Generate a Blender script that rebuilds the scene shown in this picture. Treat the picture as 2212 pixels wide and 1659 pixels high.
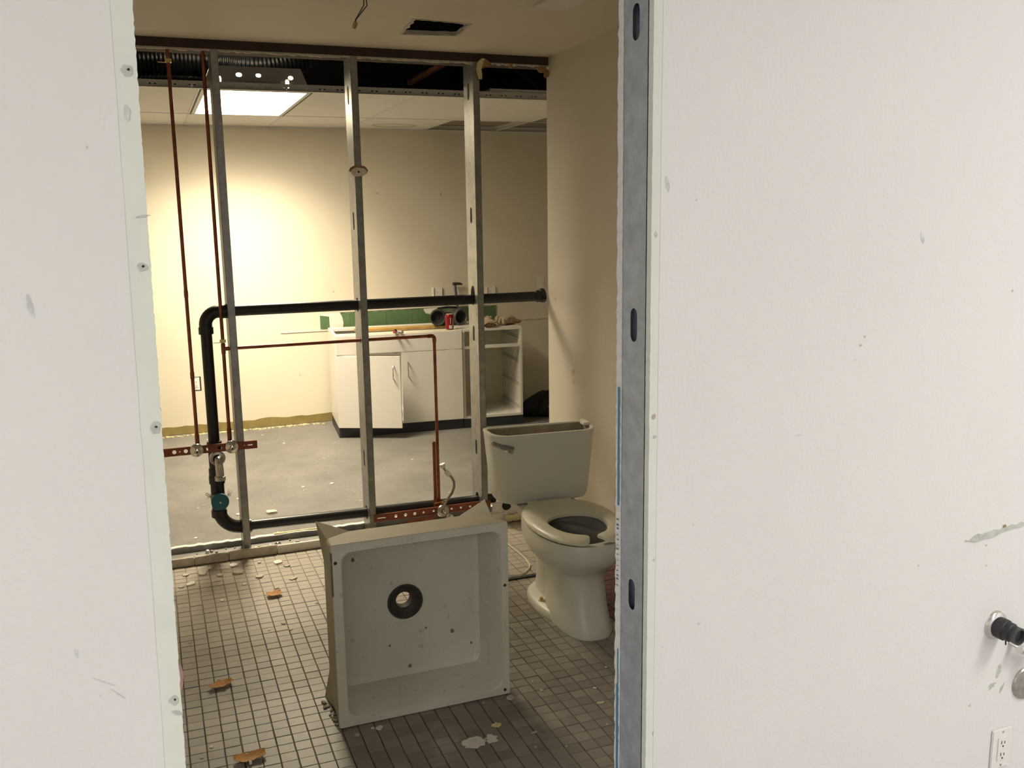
import bpy, bmesh, math, random
import numpy as np
from mathutils import Vector, Matrix
from mathutils.geometry import tessellate_polygon

for o in list(bpy.data.objects): bpy.data.objects.remove(o)
S = bpy.context.scene
COL = S.collection

# ------------------------------------------------------------------ camera
IW, IH, FPX, CAMH = 2212, 1659, 2000.0, 1.62
YAW, PITCH, ROLL = math.radians(21.24), math.radians(10.12), math.radians(-.876)
_f = Vector((math.sin(YAW)*math.cos(PITCH), math.cos(YAW)*math.cos(PITCH), -math.sin(PITCH)))
_r = Vector((math.cos(YAW), -math.sin(YAW), 0)); _u = _r.cross(_f)
_c, _s = math.cos(ROLL), math.sin(ROLL)
R_, U_ = _c*_r+_s*_u, -_s*_r+_c*_u
cam = bpy.data.cameras.new('camera'); camo = bpy.data.objects.new('camera', cam); COL.objects.link(camo)
cam.sensor_width = 36; cam.lens = FPX/IW*36; cam.clip_start = .02; cam.clip_end = 60
mw = Matrix.Identity(4)
for i in range(3):
    mw[i][0] = R_[i]; mw[i][1] = U_[i]; mw[i][2] = -_f[i]
mw[0][3], mw[1][3], mw[2][3] = 0, 0, CAMH
camo.matrix_world = mw
S.camera = camo

# ------------------------------------------------------------------ world, exposure
w = bpy.data.worlds.new('world'); S.world = w; w.use_nodes = True
w.node_tree.nodes['Background'].inputs[0].default_value = (.5, .5, .5, 1)
w.node_tree.nodes['Background'].inputs[1].default_value = 0.0
S.view_settings.view_transform = 'Standard'; S.view_settings.look = 'None'
S.view_settings.gamma = 1; S.view_settings.use_curve_mapping = False
S.view_settings.exposure = 0.0

# ------------------------------------------------------------------ room lamps
TROFFER_W = 80.0      # back-room fixture
FRONT_W = 48.0        # each fixture of the front room
def area(name, loc, sx, sy, power, col, spread=180):
    l = bpy.data.lights.new(name, 'AREA'); l.shape = 'RECTANGLE'; l.size = sx; l.size_y = sy
    l.energy = power; l.color = col; l.spread = math.radians(spread)
    o = bpy.data.objects.new(name, l); COL.objects.link(o); o.location = loc
    return o
FRONT_SPOTS = [(-2.3, -.1), (3.1, -.1), (-2.3, -2.3), (3.1, -2.3)]
for x, y in FRONT_SPOTS:
    area('ceiling_lamp', (x, y, 2.735), .56, 1.16, FRONT_W, (1, 1, .965))
for y, tilt in ((5.81, -1), (6.40, 1)):      # fixture's light as two added halves, tilted to shape its glow on the wall
    bl = area('ceiling_lamp', (.645, y, 2.415), .50, .50, TROFFER_W/2, (1, .865, .625), 100)
    bl.rotation_euler = (tilt*math.radians(24), 0, 0)
area('ceiling_lamp', (.645, 6.105, 2.372), .50, 1.12, 44.0, (1, .865, .625))     # added wide lamp for louvre scatter, lifts the back room

# ------------------------------------------------------------------ pixel -> place
def ray(x, y): return _f + (x-IW/2)/FPX*R_ - (y-IH/2)/FPX*U_
def onz(x, y, z=0):
    d = ray(x, y); t = (z-CAMH)/d.z; return Vector((d.x*t, d.y*t, z))
def ony(x, y, Y):
    d = ray(x, y); t = Y/d.y; return Vector((d.x*t, Y, CAMH+d.z*t))
def px(P):
    d = Vector(P)-Vector((0, 0, CAMH)); k = d.dot(_f)
    return (IW/2+FPX*d.dot(R_)/k, IH/2-FPX*d.dot(U_)/k)

# ------------------------------------------------------------------ materials
MATS = {}
def M(name, col, rough=.6, metal=0, var=0, vs=6, bump=0, bs=80, col2=None, spec=.5, coat=0, detail=6, speck=0, ss=45, smin=.66):
    if name in MATS: return MATS[name]
    m = bpy.data.materials.new(name); m.use_nodes = True
    nt = m.node_tree; b = nt.nodes['Principled BSDF']
    b.inputs['Base Color'].default_value = (*col, 1); b.inputs['Roughness'].default_value = rough
    b.inputs['Metallic'].default_value = metal; b.inputs['Specular IOR Level'].default_value = spec
    b.inputs['Coat Weight'].default_value = coat
    geo = nt.nodes.new('ShaderNodeNewGeometry')
    if var or col2:
        n = nt.nodes.new('ShaderNodeTexNoise'); n.inputs['Scale'].default_value = vs; n.inputs['Detail'].default_value = detail
        n.inputs['Roughness'].default_value = .65
        nt.links.new(geo.outputs['Position'], n.inputs['Vector'])
        rp = nt.nodes.new('ShaderNodeValToRGB')
        rp.color_ramp.elements[0].position = .32; rp.color_ramp.elements[1].position = .68
        c2 = col2 or tuple(min(1, c*(1+var)) for c in col); c1 = col if col2 else tuple(c*(1-var) for c in col)
        rp.color_ramp.elements[0].color = (*c1, 1); rp.color_ramp.elements[1].color = (*c2, 1)
        nt.links.new(n.outputs['Fac'], rp.inputs['Fac']); nt.links.new(rp.outputs['Color'], b.inputs['Base Color'])
    if speck:
        n4 = nt.nodes.new('ShaderNodeTexNoise'); n4.inputs['Scale'].default_value = ss; n4.inputs['Detail'].default_value = 4; nt.links.new(geo.outputs['Position'], n4.inputs['Vector'])
        r4 = nt.nodes.new('ShaderNodeValToRGB'); r4.color_ramp.elements[0].position = smin; r4.color_ramp.elements[1].position = smin+.07
        r4.color_ramp.elements[0].color = (1, 1, 1, 1); r4.color_ramp.elements[1].color = (1-speck, 1-speck, 1-speck*1.08, 1)
        nt.links.new(n4.outputs['Fac'], r4.inputs['Fac'])
        mu = nt.nodes.new('ShaderNodeMix'); mu.data_type = 'RGBA'; mu.blend_type = 'MULTIPLY'; mu.inputs[0].default_value = 1
        nt.links.new(b.inputs['Base Color'].links[0].from_socket, mu.inputs[6]); nt.links.new(r4.outputs['Color'], mu.inputs[7]); nt.links.new(mu.outputs[2], b.inputs['Base Color'])
    if bump:
        n2 = nt.nodes.new('ShaderNodeTexNoise'); n2.inputs['Scale'].default_value = bs; n2.inputs['Detail'].default_value = 3
        nt.links.new(geo.outputs['Position'], n2.inputs['Vector'])
        bp = nt.nodes.new('ShaderNodeBump'); bp.inputs['Strength'].default_value = bump; bp.inputs['Distance'].default_value = .004
        nt.links.new(n2.outputs['Fac'], bp.inputs['Height']); nt.links.new(bp.outputs['Normal'], b.inputs['Normal'])
    MATS[name] = m
    return m

M('paint_white', (.795, .772, .758), .55, var=.02, vs=2, bump=.22, bs=130)
M('gyp_paper', (.76, .78, .71), .8, var=.03, vs=14)
M('gyp_core', (.80, .80, .78), .9, var=.06, vs=90, bump=.5, bs=220)
M('wall_cream', (.64, .585, .485), .6, var=.03, vs=2.5, bump=.15, bs=140)
M('back_wall', (.74, .69, .58), .6, var=.03, vs=2, bump=.1, bs=120)
M('ceiling_cream', (.66, .60, .50), .7, var=.02, vs=3, bump=.15, bs=120)
M('ceiling_white', (.82, .81, .79), .8)
M('concrete', (.15, .143, .132), .75, col2=(.225, .215, .198), vs=2.2, bump=.25, bs=60, detail=9, speck=.25, ss=28, smin=.62)
M('front_floor', (.38, .36, .34), .7, var=.06, vs=5)
M('galv', (.47, .52, .58), .42, metal=.3, var=.16, vs=26, bump=.05, bs=60, detail=8)
M('galv_old', (.33, .325, .315), .4, metal=.85, var=.22, vs=18, bump=.1, bs=50, detail=8)
M('copper', (.30, .105, .06), .38, metal=.85, var=.35, vs=14)
M('copper_strap', (.26, .085, .055), .5, metal=.55, var=.25, vs=20)
M('copper_lit', (.78, .40, .20), .4, metal=.25, var=.2, vs=9)  # brightened copper, the plenum pipe's lit look put into its colour
M('panel_dim', (.27, .24, .20), .8, var=.1, vs=8)
M('lever_grey', (.30, .30, .29), .25, metal=.7)
M('bowl_inside', (.43, .405, .37), .35, var=.08, vs=10)
M('brass', (.62, .48, .2), .35, metal=.9)
M('abs_black', (.012, .011, .012), .38, var=.3, vs=20)
M('black_soft', (.02, .02, .022), .7, var=.4, vs=30)
M('rubber', (.018, .018, .02), .5, var=.3, vs=40)
M('chrome', (.72, .70, .68), .16, metal=1, var=.08, vs=40)
M('chrome_dull', (.52, .49, .46), .3, metal=1, var=.2, vs=60)
M('blue_cap', (.028, .14, .20), .55, var=.2, vs=40)
M('basin', (.64, .63, .52), .5, col2=(.74, .715, .635), vs=5, bump=.06, bs=60, detail=10, speck=.24, ss=32, smin=.64)
M('basin_side', (.42, .38, .28), .6, var=.12, vs=8)
M('basin_dirt', (.20, .17, .11), .8, var=.3, vs=60)
M('drain_metal', (.05, .042, .034), .75, metal=.0, var=.4, vs=40)
M('porcelain', (.70, .70, .62), .36, var=.03, vs=4)
M('porcelain_dirty', (.27, .22, .16), .5, col2=(.40, .34, .26), vs=12)
M('seat_plastic', (.72, .69, .55), .38, var=.02, vs=4)
M('cab_white', (.80, .775, .73), .4, var=.015, vs=4)
M('cab_inner', (.76, .71, .55), .5, var=.04, vs=4)
M('kick_vinyl', (.028, .032, .04), .5, var=.2, vs=10)
M('wood_strip', (.55, .34, .10), .6, var=.2, vs=20)
M('board_green', (.075, .15, .065), .65, col2=(.12, .205, .09), vs=9)
M('olive_base', (.27, .21, .075), .6, var=.15, vs=14)
M('plaster', (.80, .77, .70), .9, var=.08, vs=40, bump=.4, bs=150)
M('plaster_dirty', (.55, .50, .42), .9, var=.2, vs=40)
M('brown_paper', (.36, .22, .10), .85, var=.2, vs=40)
M('leaf', (.50, .24, .06), .7, var=.25, vs=50)
M('insul', (.72, .66, .36), .95, var=.15, vs=80)
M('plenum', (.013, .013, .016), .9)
M('duct', (.018, .018, .022), .28, var=.3, vs=30)
M('tile_accoustic', (.78, .76, .72), .85, var=.03, vs=6, bump=.2, bs=220)
M('grid_white', (.70, .69, .66), .5)
M('housing', (.45, .43, .40), .4, metal=.3)
M('louver', (.86, .85, .82), .25)
M('red_can', (.26, .012, .018), .28, metal=.35, var=.15, vs=30)
M('alu', (.75, .75, .75), .3, metal=1)
M('print_white', (.75, .72, .68), .5)
M('boom_dark', (.042, .037, .032), .6, var=.4, vs=30)
M('boom_black', (.008, .008, .009), .8)
M('boom_grey', (.055, .055, .052), .45)
M('glove', (.36, .27, .17), .9, col2=(.50, .41, .29), vs=30, bump=.5, bs=200)
M('steel_blue', (.10, .11, .16), .4, metal=.4)
M('outlet_white', (.82, .80, .77), .35)
M('dark_slot', (.02, .02, .02), .7)
M('red_plastic', (.50, .06, .05), .4)
M('grey_plastic', (.42, .41, .40), .4)
M('hose', (.30, .27, .23), .45, metal=.5, var=.25, vs=120)
M('nut_white', (.78, .75, .70), .5)
M('wire_dark', (.03, .022, .02), .5)
M('wire_white', (.70, .66, .55), .5)
M('pink', (.62, .36, .34), .8, var=.1, vs=60)
M('tape_blue', (.06, .27, .47), .6)
M('ink', (.12, .14, .15), .8)
M('scuff', (.66, .655, .64), .8, var=.2, vs=60)
M('scuff_blue', (.66, .665, .69), .8, var=.2, vs=60)
M('patch_grey', (.54, .55, .50), .85, var=.15, vs=60)
M('patch_tan', (.50, .42, .32), .85, var=.2, vs=60)
M('grout', (.06, .045, .034), .8, col2=(.15, .12, .09), vs=5)
def dusty_grout():
    m = M('grout', (.06, .045, .034), .8, col2=(.15, .12, .09), vs=5); nt = m.node_tree; b = nt.nodes['Principled BSDF']
    src = b.inputs['Base Color'].links[0].from_socket
    g = nt.nodes.new('ShaderNodeNewGeometry'); sp = nt.nodes.new('ShaderNodeSeparateXYZ'); nt.links.new(g.outputs['Position'], sp.inputs[0])
    n = nt.nodes.new('ShaderNodeTexNoise'); n.inputs['Scale'].default_value = 4; n.inputs['Detail'].default_value = 6; nt.links.new(g.outputs['Position'], n.inputs['Vector'])
    ma = nt.nodes.new('ShaderNodeMath'); ma.operation = 'MULTIPLY_ADD'; nt.links.new(n.outputs['Fac'], ma.inputs[0]); ma.inputs[1].default_value = .9; nt.links.new(sp.outputs['Y'], ma.inputs[2])
    mr = nt.nodes.new('ShaderNodeMapRange'); mr.inputs[1].default_value = 4.0; mr.inputs[2].default_value = 4.6; mr.inputs[4].default_value = .92; nt.links.new(ma.outputs[0], mr.inputs[0])
    mx = nt.nodes.new('ShaderNodeMix'); mx.data_type = 'RGBA'; nt.links.new(mr.outputs[0], mx.inputs[0]); nt.links.new(src, mx.inputs[6]); mx.inputs[7].default_value = (.34, .30, .245, 1)
    nt.links.new(mx.outputs[2], b.inputs['Base Color'])
del MATS['grout']; dusty_grout()
M('red_lead', (.055, .03, .024), .8, var=.3, vs=10)

def tile_material():
    m = bpy.data.materials.new('mosaic_tile'); m.use_nodes = True; nt = m.node_tree; b = nt.nodes['Principled BSDF']
    L = nt.links.new
    oi = nt.nodes.new('ShaderNodeObjectInfo'); geo = nt.nodes.new('ShaderNodeNewGeometry')
    ad = nt.nodes.new('ShaderNodeMath'); ad.operation = 'ADD'; L(oi.outputs['Random'], ad.inputs[0]); L(geo.outputs['Random Per Island'], ad.inputs[1])
    fr = nt.nodes.new('ShaderNodeMath'); fr.operation = 'FRACT'; L(ad.outputs[0], fr.inputs[0])
    rp = nt.nodes.new('ShaderNodeValToRGB')
    e = rp.color_ramp.elements; e[0].color = (.215, .187, .16, 1); e[1].color = (.30, .27, .235, 1)
    k = e.new(.5); k.color = (.25, .232, .205, 1)
    L(fr.outputs[0], rp.inputs['Fac'])
    n = nt.nodes.new('ShaderNodeTexNoise'); n.inputs['Scale'].default_value = 3.2; n.inputs['Detail'].default_value = 9; n.inputs['Roughness'].default_value = .7
    L(geo.outputs['Position'], n.inputs['Vector'])
    r2 = nt.nodes.new('ShaderNodeValToRGB'); r2.color_ramp.elements[0].position = .50; r2.color_ramp.elements[1].position = .72
    r2.color_ramp.elements[1].color = (.5, .5, .5, 1)
    L(n.outputs['Fac'], r2.inputs['Fac'])
    sep = nt.nodes.new('ShaderNodeSeparateXYZ'); L(geo.outputs['Position'], sep.inputs[0])
    mr = nt.nodes.new('ShaderNodeMapRange'); mr.inputs[1].default_value = 3.25; mr.inputs[2].default_value = 4.1; mr.inputs[4].default_value = .85
    L(sep.outputs['Y'], mr.inputs[0])
    mx = nt.nodes.new('ShaderNodeMath'); mx.operation = 'MAXIMUM'; L(r2.outputs['Color'], mx.inputs[0]); L(mr.outputs[0], mx.inputs[1])
    mix = nt.nodes.new('ShaderNodeMix'); mix.data_type = 'RGBA'
    L(mx.outputs[0], mix.inputs[0]); L(rp.outputs['Color'], mix.inputs[6]); mix.inputs[7].default_value = (.38, .335, .275, 1)
    L(mix.outputs[2], b.inputs['Base Color'])
    b.inputs['Roughness'].default_value = .48
    bp = nt.nodes.new('ShaderNodeBump'); bp.inputs['Strength'].default_value = .15; bp.inputs['Distance'].default_value = .002
    n3 = nt.nodes.new('ShaderNodeTexNoise'); n3.inputs['Scale'].default_value = 120; L(geo.outputs['Position'], n3.inputs['Vector'])
    L(n3.outputs['Fac'], bp.inputs['Height']); L(bp.outputs['Normal'], b.inputs['Normal'])
    MATS['mosaic_tile'] = m
    return m
tile_material()
M('tile_maroon', (.095, .028, .035), .5, var=.25, vs=30)

def emit(name, col, st):
    m = bpy.data.materials.new(name); m.use_nodes = True; b = m.node_tree.nodes['Principled BSDF']
    b.inputs['Base Color'].default_value = (.8, .8, .8, 1); b.inputs['Emission Color'].default_value = (*col, 1); b.inputs['Emission Strength'].default_value = st
    MATS[name] = m
emit('lamp_tube', (1, .87, .62), 9)

# ------------------------------------------------------------------ mesh helpers
class MB:
    def __init__(s): s.v = []; s.f = []
    def add(s, vs, fs):
        k = len(s.v); s.v += [tuple(p) for p in vs]; s.f += [tuple(i+k for i in f) for f in fs]; return s
    def box(s, x0, x1, y0, y1, z0, z1, fn=None):
        vs = [(x, y, z) for z in (z0, z1) for y in (y0, y1) for x in (x0, x1)]
        if fn: vs = [fn(p) for p in vs]
        return s.add(vs, [(0, 2, 3, 1), (4, 5, 7, 6), (0, 1, 5, 4), (1, 3, 7, 5), (3, 2, 6, 7), (2, 0, 4, 6)])
    def loft(s, rings, cap0=True, cap1=True, closed=True):
        n = len(rings[0]); vs = [p for r in rings for p in r]; fs = []
        for i in range(len(rings)-1):
            for j in range(n if closed else n-1):
                a = i*n+j; b = i*n+(j+1) % n; fs.append((a, b, b+n, a+n))
        if cap0: fs.append(tuple(range(n-1, -1, -1)))
        if cap1: fs.append(tuple(range((len(rings)-1)*n, len(rings)*n)))
        return s.add(vs, fs)
    def tube(s, path, r, n=14, caps=True):
        P = [Vector(p) for p in path]; rr = r if hasattr(r, '__len__') else [r]*len(P)
        rings = []; up = None
        for i, p in enumerate(P):
            t = (P[min(i+1, len(P)-1)]-P[max(i-1, 0)]).normalized()
            if up is None: up = Vector((0, 0, 1)) if abs(t.z) < .9 else Vector((0, 1, 0))
            a = t.cross(up).normalized(); b = a.cross(t).normalized(); up = b
            rings.append([p+rr[i]*(math.cos(q)*a+math.sin(q)*b) for q in [2*math.pi*k/n for k in range(n)]])
        return s.loft(rings, caps, caps)
    def lathe(s, prof, c, ax, n=28, capped=(False, False)):
        # prof: (radius, distance along ax)
        ax = Vector(ax).normalized(); c = Vector(c); t = Vector((0, 0, 1)) if abs(ax.z) < .9 else Vector((1, 0, 0))
        a = ax.cross(t).normalized(); b = ax.cross(a)
        rings = [[c+ax*d+max(r, 1e-5)*(math.cos(q)*a+math.sin(q)*b) for q in [2*math.pi*k/n for k in range(n)]] for r, d in prof]
        return s.loft(rings, *capped)
    def plate(s, outer, holes, axis, pos, th):
        loops = [outer]+list(holes)
        pts = [p for l in loops for p in l]
        tris = tessellate_polygon([[Vector((p[0], p[1], 0)) for p in l] for l in loops])
        def to(p, d):
            if axis == 'y': return (p[0], pos+d, p[1])
            if axis == 'x': return (pos+d, p[0], p[1])
            return (p[0], p[1], pos+d)
        n = len(pts); vs = [to(p, 0) for p in pts]+[to(p, th) for p in pts]
        fs = [tuple(t) for t in tris]+[tuple(i+n for i in reversed(t)) for t in tris]
        k = 0
        for l in loops:
            m = len(l)
            for i in range(m):
                a, b = k+i, k+(i+1) % m; fs.append((a, b, b+n, a+n))
            k += m
        return s.add(vs, fs)

def slot(cx, cy, w, h, n=8):
    r = min(w, h)/2; pts = []
    if h >= w:
        for k in range(n+1): q = math.pi*k/n; pts.append((cx+r*math.cos(q), cy+h/2-r+r*math.sin(q)))
        for k in range(n+1): q = math.pi+math.pi*k/n; pts.append((cx+r*math.cos(q), cy-h/2+r+r*math.sin(q)))
    else:
        for k in range(n+1): q = -math.pi/2+math.pi*k/n; pts.append((cx+w/2-r+r*math.cos(q), cy+r*math.sin(q)))
        for k in range(n+1): q = math.pi/2+math.pi*k/n; pts.append((cx-w/2+r+r*math.cos(q), cy+r*math.sin(q)))
    return pts
def circ(cx, cy, r, n=16): return [(cx+r*math.cos(2*math.pi*k/n), cy+r*math.sin(2*math.pi*k/n)) for k in range(n)]
def rrect(x0, x1, y0, y1, r, n=5):
    pts = []
    for cx, cy, a in ((x1-r, y1-r, 0), (x0+r, y1-r, 90), (x0+r, y0+r, 180), (x1-r, y0+r, 270)):
        for k in range(n+1):
            q = math.radians(a+90*k/n); pts.append((cx+r*math.cos(q), cy+r*math.sin(q)))
    return pts
def rect(x0, x1, y0, y1): return [(x0, y0), (x1, y0), (x1, y1), (x0, y1)]
def blob(cx, cy, w, h, seed, n=11, j=.35):
    rd = random.Random(seed); return [(cx+w/2*math.cos(2*math.pi*k/n)*(1-j*rd.random()), cy+h/2*math.sin(2*math.pi*k/n)*(1-j*rd.random())) for k in range(n)]

WL = {}
def obj(name, mb, mat, parent=None, bevel=0, smooth=30, label=None, kind=None, cat=None, group=None, segs=2):
    me = bpy.data.meshes.new(name)
    V = mb.v
    c = Vector([(min(p[i] for p in V)+max(p[i] for p in V))/2 for i in range(3)])
    if parent is None: c.z = min(p[2] for p in V)
    me.from_pydata([tuple(Vector(p)-c) for p in V], [], mb.f)
    bm = bmesh.new(); bm.from_mesh(me)
    bmesh.ops.remove_doubles(bm, verts=bm.verts, dist=1e-6)
    bmesh.ops.recalc_face_normals(bm, faces=bm.faces)
    if bevel:
        es = [e for e in bm.edges if len(e.link_faces) == 2 and e.calc_face_angle(0) > math.radians(40)]
        bmesh.ops.bevel(bm, geom=es, offset=bevel, segments=segs, affect='EDGES', clamp_overlap=True)
    bm.to_mesh(me); bm.free()
    if smooth:
        for p in me.polygons: p.use_smooth = True
        me.set_sharp_from_angle(angle=math.radians(smooth))
    me.materials.append(MATS[mat])
    o = bpy.data.objects.new(name, me); COL.objects.link(o)
    if parent: o.parent = parent; o.location = c-WL[parent.name]
    else: o.location = c
    WL[o.name] = c
    tag(o, label, cat, group, kind)
    return o
def tag(o, label=None, cat=None, group=None, kind=None):
    if label: o['label'] = label
    if cat: o['category'] = cat
    if group: o['group'] = group
    if kind: o['kind'] = kind
def thing(name, loc, label, cat, group=None, rz=None):
    o = bpy.data.objects.new(name, None); COL.objects.link(o); o.empty_display_size = .05
    o.location = loc; tag(o, label, cat, group)
    WL[o.name] = Vector(loc) if rz is None else Vector((0, 0, 0))
    if rz is not None: o.rotation_euler = (0, 0, rz)
    return o
def copyobj(src, parent, c):
    o = src.copy(); COL.objects.link(o); o.parent = parent
    o.location = Vector(c)-(WL[parent.name] if parent else Vector((0, 0, 0))); WL[o.name] = Vector(c); return o
def struct(name, mb, mat, label=None, bevel=0, smooth=0): return obj(name, mb, mat, None, bevel, smooth, label, 'structure')

# ================================================================== THE SETTING
YF, YB = 1.664, 1.806          # faces of the front partition
XO = .953                      # right side of the opening
XW = 1.995                     # right bathroom wall
YP0, YP1 = 4.55, 4.702         # stud faces of the stripped partition
YBK = 7.48                     # back wall
ZC, ZB, ZDECK = 2.432, 2.341, 3.25
rd = random.Random(3)

# floors ------------------------------------------------------------
floor = struct('floor', MB().box(-.55, 2.1, 1.66, 4.545, -.12, -.003), 'grout', 'dirty bathroom floor of small square mosaic tiles')
floor_c = struct('floor', MB().box(-1.55, 4.3, 4.545, 7.6, -.12, 0), 'concrete', 'bare grey concrete floor beyond the stripped partition')
floor_f = struct('floor', MB().box(-3.6, 4.6, -3.6, 1.66, -.12, 0), 'front_floor', 'grey floor on the camera side of the front wall')

PX_, PY_ = .0518, .0497
X0, Y0 = 1.195, 2.809
tm = MB()
def tile_verts(gx=.0016, gy=.0011, ch=.0010):
    a, b = PX_/2-gx, PY_/2-gy; m = MB()
    r0 = [(-a, -b, -.006), (a, -b, -.006), (a, b, -.006), (-a, b, -.006)]
    r1 = [(x, y, -.0012) for x, y, _ in r0]; r2 = [(x*(1-ch/a), y*(1-ch/b), 0) for x, y, _ in r0]
    m.loft([r0, r1, r2], False, True); return m
tproto = tile_verts()
def inpoly(p, poly):
    x, y = p; c = False; j = len(poly)-1
    for i in range(len(poly)):
        xi, yi = poly[i]; xj, yj = poly[j]
        if (yi > y) != (yj > y) and x < (xj-xi)*(y-yi)/(yj-yi)+xi: c = not c
        j = i
    return c
BAS = [(697, 1140), (1097, 1120), (1106, 1498), (735, 1577), (697, 1507)]
TOI = [(1140, 1100), (1330, 1100), (1330, 1330), (1312, 1385), (1270, 1388), (1185, 1350), (1155, 1315), (1160, 1220)]
cells = []
for i in range(-34, 16):
    for j in range(-23, 35):
        x, y = X0+(i+.5)*PX_, Y0+(j+.5)*PY_
        if x > XW+.02 or y > 4.50 or x < -.5 or y < 1.72: continue
        p = px((x, y, 0)); le = 288+114*p[1]/1659
        vis = le+4 < p[0] < 1328 and p[1] < 1665 and not inpoly(p, BAS) and not inpoly(p, TOI)
        cells.append((not vis, y*math.cos(YAW)+x*math.sin(YAW), x, y))
cells.sort()
MAR = 1.655
tmesh = {}
stuff = {'mosaic_tile': MB(), 'tile_maroon': MB()}
for k, (nv, d, x, y) in enumerate(cells):
    mt = 'tile_maroon' if x > MAR and y < 3.72 else 'mosaic_tile'
    dz = rd.uniform(-.0007, .0007)
    if k < 298 and not nv:
        if mt not in tmesh:
            o = obj('floor_tile', tproto, mt, floor, smooth=0)
            tmesh[mt] = o.data; COL.objects.unlink(o); bpy.data.objects.remove(o)
        o = bpy.data.objects.new('floor_tile', tmesh[mt]); COL.objects.link(o); o.parent = floor
        o.location = Vector((x+rd.uniform(-.0006, .0006), y+rd.uniform(-.0006, .0006), -.003+dz))-WL[floor.name]
    else:
        stuff[mt].add([(a+x+rd.uniform(-.0003, .0003), b+y, c+dz) for a, b, c in tproto.v], tproto.f)
for mt, sb in stuff.items(): obj('tile_field', sb, mt, floor, smooth=0, kind='stuff')

# front partition ----------------------------------------------------
def jag(z0, z1, x0, x1, amp, seed, step=.012):
    r = random.Random(seed); n = int((z1-z0)/step); return [(x0+(x1-x0)*k/n+r.uniform(-amp, amp), z0+(z1-z0)*k/n) for k in range(n+1)]
ZT = 2.14
edge = jag(0, ZT, -.014, .0125, .0010, 5, .006)
wl = struct('wall_front_left', MB().plate([(-3.5, 0)]+edge+[(-3.5, ZT)], [], 'y', YF, .018), 'gyp_paper', 'white painted drywall left of the rough opening')
obj('back_board', MB().plate([(-.5, 0)]+jag(0, ZT, -.022, .006, .002, 6, .006)+[(-.5, ZT)], [], 'y', 1.784, .022), 'gyp_core', wl, smooth=0)
# layer of paint that stops short of the edge where the trim was
obj('paint_coat', MB().plate([(-3.5, 0)]+jag(0, ZT, -.050, -.021, .0006, 7, .06)+[(-3.5, ZT)], [], 'y', YF-.0008, .0008), 'paint_white', wl, smooth=0)
wr = struct('wall_front_right', MB().plate([(4.5, ZT), (4.5, 0)]+jag(0, ZT, XO+.0015, XO+.0015, .0006, 8), [], 'y', YF, .018), 'gyp_paper', 'white painted drywall right of the rough opening')
obj('back_board', MB().plate([(2.1, ZT), (2.1, 0)]+jag(0, ZT, XO-.003, XO-.001, .0016, 9), [], 'y', 1.784, .022), 'gyp_core', wr, smooth=0)
obj('paint_coat', MB().plate([(4.5, ZT), (4.5, 0)]+jag(0, ZT, XO+.020, XO+.022, .0004, 10, .08), [], 'y', YF-.0008, .0008), 'paint_white', wr, smooth=0)
struct('wall_front_top', MB().box(-3.5, 4.5, YF, YB, ZT, 2.75), 'paint_white', 'drywall above the rough opening')
struct('wall_front_left', MB().box(-3.5, -.09, 1.683, 1.783, 0, ZT-.001), 'gyp_core', 'core of the wall left of the opening')
struct('wall_front_right', MB().box(XO+.06, 4.5, 1.683, 1.783, 0, ZT-.001), 'plenum', 'solid wall core right of the opening, coloured dark for the shaded hollow')  # black block behind the stud slots, colour stands in for cavity shade
# front room shell
struct('ceiling', MB().box(-3.6, 4.6, -3.6, 1.66, 2.75, 2.85), 'ceiling_white', 'white ceiling of the front room')
struct('wall_left', MB().box(-3.6, -3.5, -3.6, 1.66, 0, 2.75), 'paint_white')
struct('wall_right', MB().box(4.5, 4.6, -3.6, 1.66, 0, 2.75), 'paint_white')
struct('wall_back', MB().box(-3.6, 4.6, -3.7, -3.6, 0, 2.75), 'paint_white')
# bathroom shell
wright = struct('wall_right', MB().box(XW, 2.10, 1.807, 4.575, 0, ZC), 'wall_cream', 'cream painted bathroom wall beside the toilet')
struct('wall_left', MB().box(-.55, -.5, 1.807, 4.545, 0, ZC), 'wall_cream')
hole = [onz(*q, ZC) for q in ((898, 41), (1012, 52), (986, 76), (869, 73))]
ho = [(p.x, p.y) for p in hole]
def ragged(poly, seed, amp=.008, n=9):
    r = random.Random(seed); out = []
    for i in range(len(poly)):
        a, b = poly[i], poly[(i+1) % len(poly)]
        for k in range(n): t = k/n; out.append((a[0]+(b[0]-a[0])*t+(r.uniform(-amp, amp) if k else 0), a[1]+(b[1]-a[1])*t+(r.uniform(-amp, amp) if k else 0)))
    return out
ceil_b = struct('ceiling', MB().plate(rect(-.55, 2.1, 1.807, 4.55), [ragged(ho, 4)], 'z', ZC, .016), 'ceiling_cream', 'cream drywall bathroom ceiling with a cut-out hole')
# back room shell
wbk = struct('wall_back', MB().box(-1.55, 4.3, YBK, 7.6, 0, ZDECK), 'back_wall', 'cream back wall lit by the ceiling fixture')
struct('wall_left', MB().box(-1.55, -1.45, 4.7, YBK, 0, ZDECK), 'back_wall')
struct('wall_right', MB().box(4.2, 4.3, 4.7, YBK, 0, ZDECK), 'back_wall')
struct('wall_front', MB().box(2.1, 4.3, 4.56, 4.70, 0, ZDECK), 'back_wall')
struct('wall_front', MB().box(-1.55, -.5, 4.56, 4.70, 0, ZDECK), 'back_wall')
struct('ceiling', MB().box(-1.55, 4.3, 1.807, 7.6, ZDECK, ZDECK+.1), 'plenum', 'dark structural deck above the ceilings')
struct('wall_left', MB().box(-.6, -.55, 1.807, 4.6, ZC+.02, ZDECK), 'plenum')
struct('wall_right', MB().box(2.1, 2.15, 1.807, 4.6, ZC+.02, ZDECK), 'plenum')
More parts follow.
